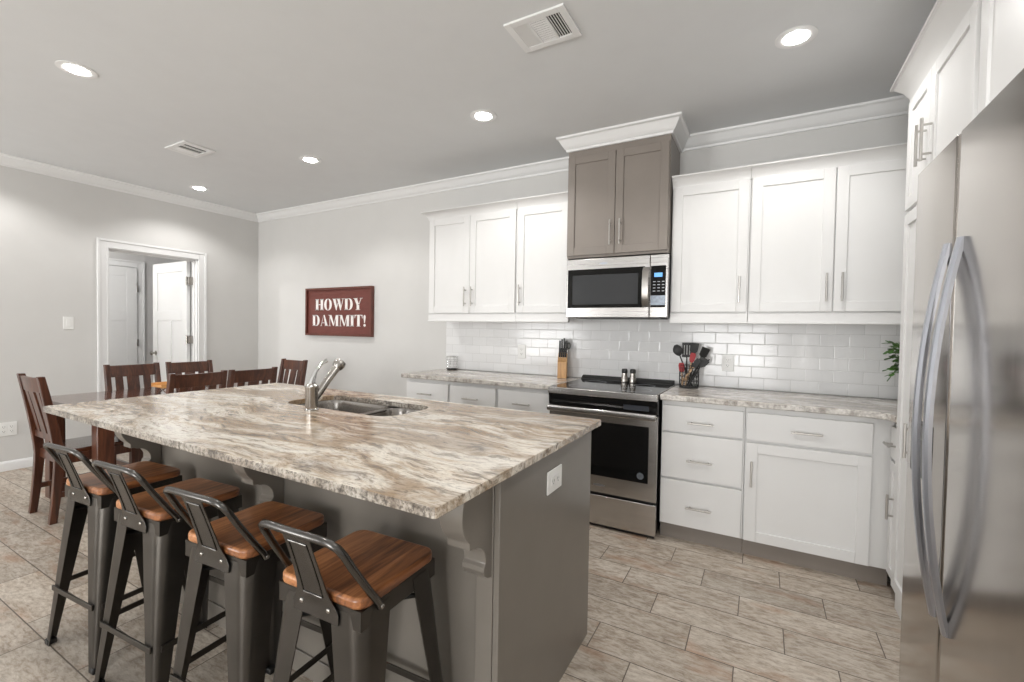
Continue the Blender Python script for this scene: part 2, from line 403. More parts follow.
def knob(parent, T, u, v, side=1):
    mb = MB(T); s = side
    rings = []
    for r, dz in ((.028, 0), (.028, .006), (.011, .009), (.011, .03), (.022, .036), (.027, .048), (.022, .06), (.006, .064)):
        rings.append([(u+r*math.cos(2*PI*k/16), v+r*math.sin(2*PI*k/16), (.035+dz) if s > 0 else -dz) for k in range(16)])
    return mb.loft(rings).build('door_knob', M['nickel'], parent)
# open leaf, hinged on the right jamb, standing square to the wall
LY = 2.79
TL = lambda p: (XL-.115-p[0], LY-p[2], p[1]+.01)          # u into the hall, face to -Y
leaf = struct(panel_door('door_1', TL, .80, 2.025, M['trim'])); ORG[leaf.name] = (0, 0, 0)
knob(leaf, TL, .72, .93, 1); knob(leaf, TL, .72, .93, -1)
for z in (.3, 1.08, 1.76):
    mb = MB(); mb.box((XL-.112, LY-.036, z), (XL-.06, LY+.012, z+.09)); mb.tube([(XL-.108, LY-.04, z-.005), (XL-.108, LY-.04, z+.095)], .008)
    mb.build('hinge', M['nickel'], leaf)
# closed door across the hall
TH = lambda p: (HX+.012+p[2]*.6, 2.05+p[0], p[1]+.01)
hd = struct(panel_door('door_2', TH, .80, 2.025, M['trim'])); ORG[hd.name] = (0, 0, 0)
for z in (.3, 1.0, 1.72): MB().box((HX+.03, 2.85, z), (HX+.042, 2.862, z+.09)).build('hinge', M['nickel'], hd)
knob(hd, TH, .06, .93, 1)
mb = MB(); casing(mb, HX, 1, 2.045, 2.856, 2.045); struct(mb.build('trim_4', M['trim'], bev=.002))

# backsplash
bs = MB().box((-2.685, YB-.008, .918), (XR-.001, YB-.0008, 1.40)).box((-1.285, YB-.008, 1.40), (-.55, YB-.0008, 1.42)).build('tile_backsplash', M['tile'])
tag(bs, 'glossy white subway tile backsplash between the counters and the upper cabinets', 'backsplash')

# ------------------------------------------------------------------ ceiling fittings
def downlight(x, y, label, ZC=ZC):
    t = thing('recessed_light', label, 'ceiling light', (x, y, ZC), 'recessed ceiling lights')
    MB().lathe([(.050, 0), (.088, -.0005), (.088, -.003), (.066, -.005), (.054, -.003), (.050, 0)], (x, y, ZC), 40, False).build('trim_ring', M['trim'], t)
    MB().lathe([(.001, -.013), (.030, -.012), (.048, -.007), (.054, -.003), (.054, -.001), (.001, -.001)], (x, y, ZC), 32, False).build('lens', M['lens'], t)
    hall = ZC < 2.6
    l = bpy.data.lights.new('lamp', 'POINT' if hall else 'SPOT'); l.energy = LAMP_W*1.25 if hall else LAMP_W
    l.shadow_soft_size = .06; l.color = (1, .985, .965)
    if not hall: l.spot_size = math.radians(138); l.spot_blend = .45
    o = bpy.data.objects.new('lamp', l); COL.objects.link(o); o.parent = t; o.location = (0, 0, -.25 if hall else -.03)
for x, y, lb in ((-3.403, 1.054, 'round recessed ceiling light nearest the left edge of the room, above the stools end'),
                 (-5.16, 2.553, 'round recessed ceiling light in front of the doorway wall'),
                 (-3.403, 2.553, 'round recessed ceiling light over the dining table side, left of the wall sign'),
                 (-1.66, 2.556, 'round recessed ceiling light in front of the left white upper cabinets'),
                 (.105, 2.562, 'round recessed ceiling light near the right white upper cabinets and refrigerator'),
                 (-1.65, 1.054, 'round recessed ceiling light above the middle of the island'),
                 (.105, 1.054, 'round recessed ceiling light above the aisle by the refrigerator'),
                 (-5.16, 1.054, 'round recessed ceiling light near the wall switch')):
    downlight(x, y, lb)
downlight(-6.45, 1.55, 'unseen round ceiling light added to brighten the hall beyond the doorway', 2.5)  # added lamp, hidden above the opening, lifts the dark hall
def vent(x0, x1, y0, y1, label, dark):
    cx, cy = (x0+x1)/2, (y0+y1)/2
    t = thing('ceiling_vent', label, 'vent', (cx, cy, ZC), 'white ceiling vents')
    z0, z1 = ZC-.010, ZC
    fw = .034; mb = MB()
    mb.box((x0, y0, z0), (x0+fw, y1, z1)); mb.box((x1-fw, y0, z0), (x1, y1, z1)); mb.box((x0+fw, y0, z0), (x1-fw, y0+fw, z1)); mb.box((x0+fw, y1-fw, z0), (x1-fw, y1, z1))
    ix0, ix1 = x0+fw, x1-fw; iy0, iy1 = y0+fw, y1-fw
    if dark == 3:
        w = (ix1-ix0); a, b = ix0+w*.30, ix0+w*.665
        mb.box((a, iy0, z0), (a+.012, iy1, z1)); mb.box((b, iy0, z0), (b+.012, iy1, z1))
    else:
        w = ix1-ix0; mb.box((ix0, iy0, z0+.002), (ix0+w*.40, iy1, z1)); mb.box((ix0+w*.66, iy0, z0), (ix0+w*.74, iy1, z1)); mb.box((ix0+w*.88, iy0, z0+.002), (ix1, iy1, z1))
    mb.build('frame', M['trim'], t, .0015)
    MB().box((x0+.01, y0+.01, ZC-.003), (x1-.01, y1-.01, ZC-.0005)).build('duct_shadow', M['slotblack'], t)
    def slat(p0, p1, wdir, tilt, hw=.008):
        p0, p1 = Vector(p0), Vector(p1); wv = Vector(wdir)
        d = wv*math.cos(tilt)*hw+Vector((0, 0, 1))*math.sin(tilt)*hw; n = d.cross(p1-p0).normalized()*.0006
        MB().loft([[p-d-n, p+d-n, p+d+n, p-d+n] for p in (p0, p1)]).build('slat', M['trim'], t)
    zc = ZC-.0062
    if dark == 3:
        for k in range(6):
            x = ix0+.008+k*.0112; slat((x, iy0, zc), (x, iy1, zc), (1, 0, 0), .3)
        n = 11
        for k in range(n):
            y = iy0+(iy1-iy0)*(k+.5)/n; slat((a+.012, y, zc), (b, y, zc), (0, 1, 0), -.5, .0042)
        for k in range(6):
            x = b+.020+k*.0125; slat((x, iy0, zc), (x, iy1, zc), (1, 0, 0), -.5, .0036)
    else:
        for f in (.45, .56):
            slat((ix0+w*f, iy0, zc+.003), (ix0+w*f, iy1, zc+.003), (1, 0, 0), PI/2-.1, .002)
vent(-1.09, -.79, 1.837, 2.068, 'white ceiling vent with three banks of slats, the larger one near the front', 3)
vent(-4.235, -3.935, 1.84, 2.073, 'farther white ceiling vent, over the dining end, with two dark slots', 2)

# ------------------------------------------------------------------ cabinets
def TB(y0): return lambda p: (p[0], y0-p[2], p[1])                 # back run: u = x, v = z, w = out of the wall (-Y)
def TR(x0): return lambda p: (x0-p[2], p[0], p[1])                 # right run: u = y, v = z, w = out of the wall (-X)
def shaker(parent, T, u0, u1, v0, v1, mat, name='door', fr=.058, th=.02, rec=.009):
    mb = MB(T)
    mb.box((u0, v0, 0), (u0+fr, v1, th)); mb.box((u1-fr, v0, 0), (u1, v1, th))
    mb.box((u0+fr, v0, 0), (u1-fr, v0+fr, th)); mb.box((u0+fr, v1-fr, 0), (u1-fr, v1, th))
    mb.box((u0+fr-.004, v0+fr-.004, .002), (u1-fr+.004, v1-fr+.004, th-rec))
    return mb.build(name, mat, parent, .0016)
def slab(parent, T, u0, u1, v0, v1, mat, name='drawer', th=.02):
    return MB(T).box((u0, v0, 0), (u1, v1, th)).build(name, mat, parent, .0022)
def pull(parent, T, u, v, ln, vert, w0=.02, st=.032, r=.0058):
    mb = MB(T); h = ln/2; g = h*.68
    if vert:
        mb.tube([(u, v-h, w0+st), (u, v+h, w0+st)], r, 10)
        for s in (-g, g): mb.tube([(u, v+s, w0), (u, v+s, w0+st)], r*.8, 8)
    else:
        mb.tube([(u-h, v, w0+st), (u+h, v, w0+st)], r, 10)
        for s in (-g, g): mb.tube([(u+s, v, w0), (u+s, v, w0+st)], r*.8, 8)
    return mb.build('handle', M['pull'], parent)
FY = 2.926+.02                        # carcass front of the base run (door faces stand 2 cm proud)
def base_cab(x0, x1, label, group, fronts):
    t = thing('base_cabinet', label, 'cabinet', ((x0+x1)/2, (FY+YB)/2, 0), group)
    MB().box((x0, FY, .10), (x1, YB-.012, .875)).build('cabinet_body', M['white'], t, .001)
    MB().box((x0, FY+.035, 0), (x1, FY+.05, .10)).build('toe_kick', M['taupe'], t)
    T = TB(FY)
    for f in fronts:
        kind, u0, u1, v0, v1, pu, pv, vert = f
        d = (shaker if kind == 'door' else slab)(t, T, u0, u1, v0, v1, M['white'], kind)
        if pu is not None: pull(d, T, pu, pv, .145, vert)
    return t
g = 'white base cabinets left of the range'
for (a, b, lb) in ((-2.65, -2.195, 'white base cabinet unit at the free left end of the counter, under the wire basket'),
                   (-2.193, -1.747, 'white base cabinet unit, middle of the three left of the range'),
                   (-1.745, -1.292, 'white base cabinet unit directly beside the range on its left')):
    base_cab(a, b, lb, g, [('drawer', a+.012, b-.008, .695, .85, (a+b)/2, .757, False), ('door', a+.012, b-.008, .112, .68, b-.05, .55, True)])
g = 'white base cabinets right of the range'
base_cab(-.538, -.071, 'white base cabinet with three stacked drawers beside the range', g,
         [('drawer', -.534, -.080, .690, .848, -.309, .753, False), ('drawer', -.534, -.080, .402, .678, -.309, .521, False), ('drawer', -.534, -.080, .108, .388, -.309, .235, False)])
base_cab(-.069, .603, 'wide white base cabinet with one drawer over a large panel door', g,
         [('drawer', -.062, .515, .690, .848, .226, .763, False), ('door', -.062, .515, .105, .674, -.033, .50, True)])
# short run along the right wall
RX = .605
t = thing('corner_cabinet', 'narrow white base cabinet in the corner beside the tall pantry', 'cabinet', (.93, 2.85, 0))
MB().box((RX, 2.765, .10), (XR-.012, FY-.003, .875)).build('cabinet_body', M['white'], t, .001)
MB().box((RX+.03, 2.765, 0), (RX+.045, FY-.003, .10)).build('toe_kick', M['taupe'], t)
d = slab(t, TR(RX), 2.770, 2.922, .690, .848, M['white']); pull(d, TR(RX), 2.846, .763, .10, False)
d = shaker(t, TR(RX), 2.770, 2.922, .105, .674, M['white'], fr=.045); pull(d, TR(RX), 2.790, .47, .12, True)

# tall pantry
PX = .59; py0, py1 = 1.955, 2.762
t = thing('pantry_cabinet', 'tall white floor-to-crown pantry cabinet between the corner counter and the refrigerator', 'cabinet', (.93, 2.36, 0))
MB().box((PX, py0, 0), (XR-.012, py1, 2.43)).build('cabinet_body', M['white'], t, .0015)
T = TR(PX); ym = 2.425
for (a, b, hy) in ((ym+.002, py1-.012, ym+.035), (py0+.03, ym-.002, ym-.035)):
    d = shaker(t, T, a, b, 1.885, 2.385, M['white'], fr=.055); pull(d, T, hy, 2.09, .17, True)
    d = shaker(t, T, a, b, .11, 1.865, M['white'], fr=.055); pull(d, T, hy, .86, .145, True)
CC = lambda z0, p=.06, h=.085: [(0, z0), (.010, z0), (.014, z0+h*.22), (p*.45, z0+h*.55), (p*.85, z0+h*.86), (p, z0+h*.88), (p, z0+h), (0, z0+h)]
MB().sweep(CC(2.392, .075, .11), [(XR-.012, py1), (PX, py1), (PX, py0)], -1).build('crown', M['white'], t)
# cabinet over the refrigerator, deeper and taller
t = thing('overhead_cabinet', 'white cabinet above the refrigerator, rising to the ceiling', 'cabinet', (.9, 1.42, 1.84))
OX = .585
MB().box((OX, .86, 1.84), (XR-.012, 1.953, ZC-.002)).build('cabinet_body', M['white'], t, .0015)
T = TR(OX)
for (a, b, hy) in ((1.412, 1.93, 1.45), (.88, 1.408, 1.37)):
    d = shaker(t, T, a, b, 1.86, 2.55, M['white'], fr=.058); pull(d, T, hy, 1.98, .145, True)
MB().sweep(CC(2.61, .06, .108), [(OX, 1.953), (OX, .86)], -1).build('crown', M['white'], t)
# upper cabinets
UY = 3.206+.02
def upper(x0, x1, label, group, doors, crown_path, lip=True):
    t = thing('wall_cabinet', label, 'cabinet', ((x0+x1)/2, (UY+YB)/2, 1.365), group)
    MB().box((x0, UY, 1.40), (x1, YB-.002, 2.30)).build('cabinet_body', M['white'], t, .001)
    T = TB(UY)
    for u0, u1, pu in doors:
        d = shaker(t, T, u0, u1, 1.438, 2.272, M['white']); pull(d, T, pu, 1.578, .165, True)
    mb = MB(T); mb.box((x0, 1.376, -.02), (x1, 1.432, .012)); mb.box((x0, 1.364, -.02), (x1, 1.377, .022))
    mb.build('light_rail', M['white'], t, .002)
    MB().sweep(CC(2.272, .064, .070), crown_path, 1).build('crown', M['white'], t)
    return t
g = 'white upper cabinets left of the microwave'
upper(-2.648, -1.748, 'white upper cabinet with two doors at the free left end above the wire basket', g, [(-2.64, -2.203, -2.236), (-2.199, -1.757, -2.166)], [(-1.748, UY), (-2.648, UY), (-2.648, YB-.002)])
upper(-1.746, -1.292, 'single-door white upper cabinet just left of the microwave', g, [(-1.738, -1.300, -1.708)], [(-1.292, UY), (-1.746, UY)])
g = 'white upper cabinets right of the microwave'
upper(-.553, -.084, 'single-door white upper cabinet just right of the microwave', g, [(-.543, -.093, -.133)], [(-.084, UY), (-.553, UY)])
upper(-.082, 1.24, 'wide white upper cabinet in the corner beside the tall pantry', g, [(-.075, .352, .320), (.358, .80, .395)], [(1.24, UY), (-.082, UY)])
# taupe cabinet over the microwave
GY = 3.14+.02
t = thing('wall_cabinet', 'tall taupe cabinet above the microwave, crowned in white at the ceiling', 'cabinet', (-.92, 3.34, 1.842))
MB().box((-1.290, GY, 1.836), (-.563, YB-.002, ZC-.01)).build('cabinet_body', M['taupe'], t, .001)
T = TB(GY)
for u0, u1, pu in ((-1.285, -.930, -.955), (-.926, -.568, -.885)):
    d = shaker(t, T, u0, u1, 1.853, 2.575, M['taupe'], fr=.055); pull(d, T, pu, 1.998, .175, True)
G0 = ZC-.098
GC = [(0, G0), (.014, G0), (.018, G0+.016), (.026, G0+.020), (.042, G0+.045), (.058, G0+.074), (.064, G0+.081), (.073, G0+.085), (.076, ZC), (0, ZC)]
MB().sweep(GC, [(-.563, YB-.002), (-.563, GY), (-1.290, GY), (-1.290, YB-.002)], 1).build('crown', M['trim'], t)['label'] = 'white crown moulding'

# ------------------------------------------------------------------ worktops
def edged(mb_outline, z0, z1, name, mat, bev=.006):
    return MB().prism(mb_outline, z0, z1).build(name, mat, None, bev, seg=3)
ZT, ZU, ZI = .915, .881, .889
ct = edged([(-2.675, 2.892), (-1.287, 2.892), (-1.287, YB-.009), (-2.675, YB-.009)], ZU, ZT, 'countertop', M['granite2'])
edge_faces(ct, M['edge2'])
tag(ct, 'pale veined granite countertop left of the range', 'countertop', 'granite wall counters')
arc = [(.475, 2.892), (.52, 2.883), (.556, 2.86), (.57, 2.82)]
ct = edged([(-.545, 2.892)]+arc+[(.57, 2.765), (XR-.003, 2.765), (XR-.003, YB-.009), (-.545, YB-.009)], ZU, ZT, 'countertop', M['granite2'])
edge_faces(ct, M['edge2'])
tag(ct, 'veined granite countertop right of the range, turning the corner to the pantry', 'countertop', 'granite wall counters')

# ------------------------------------------------------------------ island
IX0, IX1, IY0, IY1 = -2.62, -.622, 1.085, 1.835
t = thing('kitchen_island', 'taupe painted kitchen island base with scrolled corbels under the granite overhang', 'island', ((IX0+IX1)/2, 1.46, 0))
mb = MB()
wt = .02
mb.box((IX0, IY0, 0), (IX1-.02, IY0+wt, ZI)); mb.box((IX0, IY1-wt, .1), (IX1-.02, IY1, ZI)); mb.box((IX0, IY0, 0), (IX0+wt, IY1, ZI)); mb.box((IX1-.04, IY0+wt, 0), (IX1-.02, IY1-wt, ZI))
mb.box((IX0+.02, IY0+.02, .1), (IX1-.03, IY1-.02, .12))
mb.build('cabinet_body', M['island'], t, .001)
MB().box((IX1-.019, IY0-.012, 0), (IX1, IY1, ZI)).build('end_panel', M['island'], t, .0015)
mb = MB(); mb.box((IX1-.075, IY0-.014, 0), (IX1-.02, IY0, ZI)); mb.box((IX0, IY0-.014, 0), (IX0+.07, IY0, ZI)); mb.box((IX0+.07, IY0-.008, 0), (IX1-.075, IY0, .085))
mb.build('corner_trim', M['island'], t, .0015)
def corbel(x0, x1):
    y = IY0-.002
    P = [(y, ZI), (y-.150, ZI), (y-.150, ZI-.022)]
    for k in range(11):   # front scroll
        f = k/10; P.append((y-.150-.012*math.sin(PI*f*.8)+.034*f**3, ZI-.026-.118*f))
    P += [(y-.122, ZI-.148), (y-.122, ZI-.164), (y-.100, ZI-.166)]
    for k in range(9):    # hollow below it
        a = PI/2*k/8; P.append((y-.098+.054*math.sin(a), ZI-.224+.054*math.cos(a)))
    P += [(y-.044, ZI-.232), (y-.052, ZI-.240), (y-.054, ZI-.252), (y-.048, ZI-.264), (y-.034, ZI-.276), (y-.014, ZI-.284), (y, ZI-.286)]
    mb = MB(); mb.prism(P, x0, x1, 0)
    mb.build('corbel', M['island'], t, .002)
for cx in (-2.565, -1.622, -.682): corbel(cx-.036, cx+.036)
# top with the sink cut out
SX0, SX1, SY0, SY1 = -2.125, -1.395, 1.428, 1.758
def rrect(x0, x1, y0, y1, r, n=6):
    out = []
    for cx, cy, a0 in ((x1-r, y1-r, 0), (x0+r, y1-r, PI/2), (x0+r, y0+r, PI), (x1-r, y0+r, 1.5*PI)):
        out += [(cx+r*math.cos(a0+PI/2*k/n), cy+r*math.sin(a0+PI/2*k/n)) for k in range(n+1)]
    return out
bm = bmesh.new()
outer = rrect(-2.872, -.603, .762, 1.912, .008, 2); inner = rrect(SX0, SX1, SY0, SY1, .09, 8)
ed = []
for lp in (outer, inner):
    vs = [bm.verts.new((x, y, ZI)) for x, y in lp]
    ed += [bm.edges.new((vs[i], vs[(i+1) % len(vs)])) for i in range(len(vs))]
bmesh.ops.triangle_fill(bm, use_beauty=True, edges=ed)
ext = bmesh.ops.extrude_face_region(bm, geom=list(bm.faces))
for e in ext['geom']:
    if isinstance(e, bmesh.types.BMVert): e.co.z = ZT
mb = MB(); mb.bm.free(); mb.bm = bm
top = mb.build('island_countertop', M['granite'], None, .004, seg=2)
edge_faces(top, M['edge'])
tag(top, 'large brown and cream streaked granite slab topping the island', 'countertop')
# sink
t = thing('kitchen_sink', 'stainless undermount double-bowl sink set into the island granite', 'sink', (-1.78, 1.595, ZI-.19))
def bowl(x0, x1, y0, y1, dep):
    mb = MB(); rings = []
    for ins, z, rr in ((-.008, ZI-.001, .085), (0, ZI-.001, .08), (.006, ZI-.02, .078), (.014, ZI-dep+.04, .072), (.04, ZI-dep+.006, .06), (.075, ZI-dep, .05)):
        rings.append([(x, y, z) for x, y in rrect(x0+ins, x1-ins, y0+ins, y1-ins, rr, 6)])
    outer = [[(x, y, z) for x, y, z in r] for r in rings]
    back = [[(x, y, z) for x, y in rrect(x0+i, x1-i, y0+i, y1-i, rr, 6)] for i, z, rr in ((.07, ZI-dep-.004, .05), (.035, ZI-dep, .06), (.008, ZI-dep+.04, .072), (-.008, ZI-.012, .085))]
    R = rings[::-1]+[]
    mb.loft(rings+back+[rings[0]], False)
    mb._f([mb._v(p) for p in rings[-1]])
    b = mb.build('bowl', M['sink'], t)
    cx, cy = (x0+x1)/2, (y0+y1)/2
    MB().lathe([(.045, .002), (.045, .005), (.036, .006), (.032, .002), (.012, .0015), (.010, .004), (.001, .004)], (cx, cy, ZI-dep), 24, False).build('drain', M['chrome'], b)
bowl(SX0+.004, -1.672, SY0+.004, SY1-.004, .20); bowl(-1.655, SX1-.004, SY0+.004, SY1-.004, .17)
MB().box((-1.676, SY0+.02, ZI-.03), (-1.651, SY1-.02, ZI-.002)).build('divider', M['sink'], t, .004)
# faucet
fx, fy = -1.803, 1.366
t = thing('faucet', 'brushed nickel single-lever pull-out faucet at the edge of the sink', 'faucet', (fx, fy, ZT))
MB().lathe([(.001, 0), (.031, 0), (.031, .006), (.026, .010), (.0275, .02), (.0275, .098), (.029, .104), (.029, .112), (.022, .120), (.012, .126), (.001, .127)], (fx, fy, ZT), 28, False).build('body', M['nickel'], t)
sp = MB().tube([(fx, fy+.005, .955), (fx, fy+.035, .988), (fx, fy+.085, 1.046), (fx, fy+.125, 1.088), (fx, fy+.14, 1.104)], [.016, .018, .018, .019, .020], 14).build('spout', M['nickel'], t)
d = Vector((0, .64, .77)).normalized(); p0 = Vector((fx, fy+.136, 1.098))
MB().tube([p0, p0+d*.012, p0+d*.024, p0+d*.040, p0+d*.046], [.020, .027, .030, .028, .014], 16).build('spray_head', M['nickel'], sp)
MB().tube([(fx, fy, 1.030), (fx, fy+.004, 1.052), (fx, fy+.022, 1.095), (fx, fy+.052, 1.126), (fx, fy+.080, 1.140)], [.018, .014, .009, .0085, .010], 12, True, .75).build('lever', M['chrome'], t)

# ------------------------------------------------------------------ plates on walls
def plate(T, u, v, kind, label, name, cat, w=.075, h=.118, dual=False):
    p = T((u, v, 0)); t = thing(name, label, cat, p)
    mb = MB(T); mb.box((u-w/2, v-h/2, 0), (u+w/2, v+h/2, .006)); mb.build('cover_plate', M['plate'], t, .002)
    if kind == 'switch':
        MB(T).box((u-.016, v-.033, .006), (u+.016, v+.033, .0095)).build('rocker', M['plate'], t, .0015)
    else:
        for cu, s in ([(a, b) for a in (-.023, .023) for b in (-1, 1)] if dual else [(-.0195, 0), (.0195, 0)] if kind == 'wide' else [(0, -1), (0, 1)]):
            so = MB(T).box((u+cu-.0165, v+s*.0195-.0145, .006), (u+cu+.0165, v+s*.0195+.0145, .0085)).build('socket', M['plate'], t, .002)
            m2 = MB(T); m2.box((u+cu-.008, v+s*.0195-.003, .0084), (u+cu-.006, v+s*.0195+.007, .0089)); m2.box((u+cu+.005, v+s*.0195-.003, .0084), (u+cu+.007, v+s*.0195+.006, .0089))
            m2.box((u+cu-.002, v+s*.0195-.010, .0084), (u+cu+.002, v+s*.0195-.006, .0089))
            m2.build('slot', M['slotblack'], so)
TLW = lambda p: (XL+p[2], p[0], p[1])
plate(TLW, 1.70, 1.295, 'switch', 'white light switch on the left wall beside the doorway', 'light_switch', 'switch')
plate(TLW, 1.30, .365, 'outlet', 'white power outlet low on the left wall behind the dining chair', 'power_outlet', 'outlet', .118, .118, True)
TIS = lambda p: (IX1+p[2], p[0], p[1])
plate(TIS, 1.441, .782, 'wide', 'white power outlet on the taupe end panel of the island', 'power_outlet', 'outlet', .120, .078)
plate(TB(YB-.008), -.205, 1.093, 'outlet', 'white power outlet on the tiles right of the utensil holder', 'power_outlet', 'outlet', .078, .12)
plate(TB(YB-.008), -1.85, 1.11, 'outlet', 'white power outlet on the tiles left of the knife block', 'power_outlet', 'outlet', .078, .12)

# ------------------------------------------------------------------ range
t = thing('range', 'stainless slide-in electric range with black glass cooktop and oven window', 'range', (-.915, 3.2, 0))
rx0, rx1 = -1.282, -.549
MB().box((rx0+.004, 2.90, .03), (rx1-.004, YB-.012, .895)).build('body', M['black'], t)
MB().box((rx0, 2.868, .896), (rx1, YB-.06, .914)).build('cooktop', M['glass'], t, .002)
mb = MB(); mb.box((rx0, 2.842, .872), (rx1, 2.872, .913)); mb.box((rx0, 2.87, .900), (rx0+.010, YB-.06, .9155)); mb.box((rx1-.010, 2.87, .900), (rx1, YB-.06, .9155))
mb.build('cooktop_trim', M['steel'], t, .003)
MB().prism([(YB-.075, .90), (YB-.012, .90), (YB-.012, .944), (YB-.035, .944), (YB-.07, .922)], rx0+.01, rx1-.01, 0).build('rear_vent', M['blackmatte'], t, .003)
for x, y, r in ((-1.10, 3.03, .095), (-.73, 3.03, .105), (-1.10, 3.32, .08), (-.73, 3.30, .075)):
    MB().lathe([(r, .0001), (r, .0006), (r-.0025, .0006), (r-.0025, .0001)], (x, y, .914), 48, False).build('burner_ring', M['keys'], t)
# sloped control strip, its touch display and a bar under it
MB().prism([(2.90, .872), (2.852, .872), (2.862, .80), (2.872, .785), (2.90, .785)], rx0, rx1, 0).build('control_panel', M['glass'], t, .002)
MB().prism([(2.8595, .806), (2.8565, .806), (2.8525, .838), (2.8555, .838)], -.76, -.60, 0).build('touch_display', M['lcdoff'], t)
dr = MB(); dr.box((rx0, 2.872, .236), (rx1, 2.90, .776)); door = dr.build('oven_door', M['steel'], t, .003)
MB().box((rx0+.055, 2.868, .348), (rx1-.052, 2.874, .705)).build('oven_window', M['glass'], door, .004)
MB().prism([(2.846, .752), (2.820, .754), (2.817, .760), (2.817, .788), (2.820, .794), (2.846, .794)], rx0+.004, rx1-.004, 0).build('oven_handle', M['steel'], door, .004)
mb = MB()
for x in (rx0+.03, rx1-.05): mb.box((x, 2.84, .755), (x+.02, 2.875, .785))
mb.build('handle_post', M['steel'], door)
MB().loft([[( -.648+.022*math.cos(2*PI*k/20), 2.8678-w, .392+.022*math.sin(2*PI*k/20)) for k in range(20)] for w in (0, .0012)]).build('round_sticker', M['ledge'], door)
# maker's plate on the lower rail, a small plain oval
MB().loft([[( -.915+.04*math.cos(2*PI*k/20), 2.8718-w, .287+.008*math.sin(2*PI*k/20)) for k in range(20)] for w in (0, .0012)]).build('emblem', M['handle'], door)
dw = MB().box((rx0, 2.874, .024), (rx1, 2.90, .217)).build('storage_drawer', M['steel'], t, .003)
MB().box((rx0+.01, 2.895, .004), (rx1-.01, 2.91, .026)).build('kick_plate', M['black'], t)

# ------------------------------------------------------------------ microwave
t = thing('microwave', 'stainless over-the-range microwave with black window and keypad under the taupe cabinet', 'microwave', (-.915, 3.33, 1.40))
mx0, mx1, mz0, mz1, my = -1.281, -.554, 1.399, 1.828, 3.135
MB().box((mx0+.004, my+.03, mz0+.006), (mx1-.004, YB-.012, mz1)).build('body', M['black'], t, .002)
MB().box((mx0+.06, my+.06, mz0-.004), (mx1-.06, YB-.06, mz0+.01)).build('vent_grille', M['slotblack'], t)
dr = MB().box((mx0, my, mz0), (-.676, my+.03, mz1-.004)).build('door', M['mwsteel'], t, .004)
MB().box((mx0+.012, my-.003, 1.468), (-.708, my+.004, 1.748)).build('window_frame', M['glass'], dr, .003)
MB().box((mx0+.05, my-.0045, 1.492), (-.752, my, 1.705)).build('window', M['mwglass'], dr, .002)
hp = [(-.70, my-.002, 1.742), (-.699, my-.026, 1.715), (-.698, my-.038, 1.66), (-.698, my-.042, 1.605), (-.698, my-.038, 1.55), (-.699, my-.026, 1.495), (-.70, my-.002, 1.47)]
MB().loft([[(x-.022, y, z), (x+.022, y, z), (x+.02, y+.009, z), (x-.02, y+.009, z)] for x, y, z in hp]).build('handle', M['pull'], dr, .002)
MB().loft([[(-1.0+.03*math.cos(2*PI*k/20), my-w, 1.785+.008*math.sin(2*PI*k/20)) for k in range(20)] for w in (-.0005, .0012)]).build('emblem', M['handle'], dr)
pn = MB().box((-.673, my, mz0), (mx1, my+.03, mz1-.004)).build('control_panel', M['mwsteel'], t, .004)
MB().box((-.668, my-.003, 1.468), (-.570, my+.004, 1.748)).build('keypad', M['glass'], pn, .002)
MB().box((-.645, my-.0042, 1.672), (-.592, my-.002, 1.70)).build('display', M['lcd'], pn)
kb = MB()
for r in range(4):
    for c in range(3): kb.box((-.652+c*.029, my-.0036, 1.575+r*.021), (-.636+c*.029, my-.0025, 1.580+r*.021))
kb.build('key_marks', M['keys'], pn)
MB().box((-.667, my-.004, 1.482), (-.571, my-.002, 1.548)).build('button_pad', M['ledge'], pn, .001)

# ------------------------------------------------------------------ refrigerator
t = thing('refrigerator', 'stainless side-by-side refrigerator with two bowed handles at the right edge', 'refrigerator', (.8, 1.38, 0))
fy0, fy1, fg, fx0 = .925, 1.826, 1.487, .405
MB().box((fx0+.075, fy0+.005, .02), (1.20, fy1-.005, 1.765)).build('body', M['handle'], t, .006)
MB().box((fx0+.09, fy0+.03, 0), (1.19, fy1-.03, .05)).build('base_grille', M['black'], t)
def fdoor(a, b, name):
    n = 10; rings = []
    P = [(fx0+.07, a), (fx0+.012, a)]
    P += [(fx0+.012-.012*math.sin(PI/2*k/5), a+.012*(1-math.cos(PI/2*k/5))) for k in range(1, 6)]
    P += [(fx0+.012*(1-math.sin(PI/2*k/5))*1.0 if False else fx0+.012-.012*math.cos(PI/2*k/5), b-.012+.012*math.sin(PI/2*k/5)) for k in range(0, 6)]
    P += [(fx0+.07, b)]
    return MB().prism(P, .06, 1.795).build(name, M['fridge'], t, .003)
d1 = fdoor(fg+.004, fy1, 'freezer_door'); d2 = fdoor(fy0, fg-.004, 'fridge_door')
def fhandle(parent, yc):
    rings = []
    n = 26
    for k in range(n+1):
        z = .585+(1.535-.585)*k/n; s = (k/n-.5)*2
        out = .002+.047*(1-abs(s)**2)
        x = fx0-out; w = .0125
        rings.append([(x, yc-w, z), (x-.006, yc-w*.6, z), (x-.007, yc, z), (x-.006, yc+w*.6, z), (x, yc+w, z), (x+.008, yc+w*.8, z), (x+.008, yc-w*.8, z)])
    h = MB().loft(rings).build('handle', M['handle'], parent)
    for z in (.605, 1.515): MB().box((fx0-.006, yc-.009, z-.015), (fx0+.004, yc+.009, z+.015)).build('handle_mount', M['handle'], h, .003)
fhandle(d1, fg+.045); fhandle(d2, fg-.045)
ds = MB().box((fx0-.003, 1.59, .90), (fx0+.01, 1.775, 1.06)).build('dispenser', M['black'], d1, .004)
MB().box((fx0-.005, 1.60, 1.01), (fx0-.002, 1.765, 1.05)).build('dispenser_panel', M['glass'], ds)
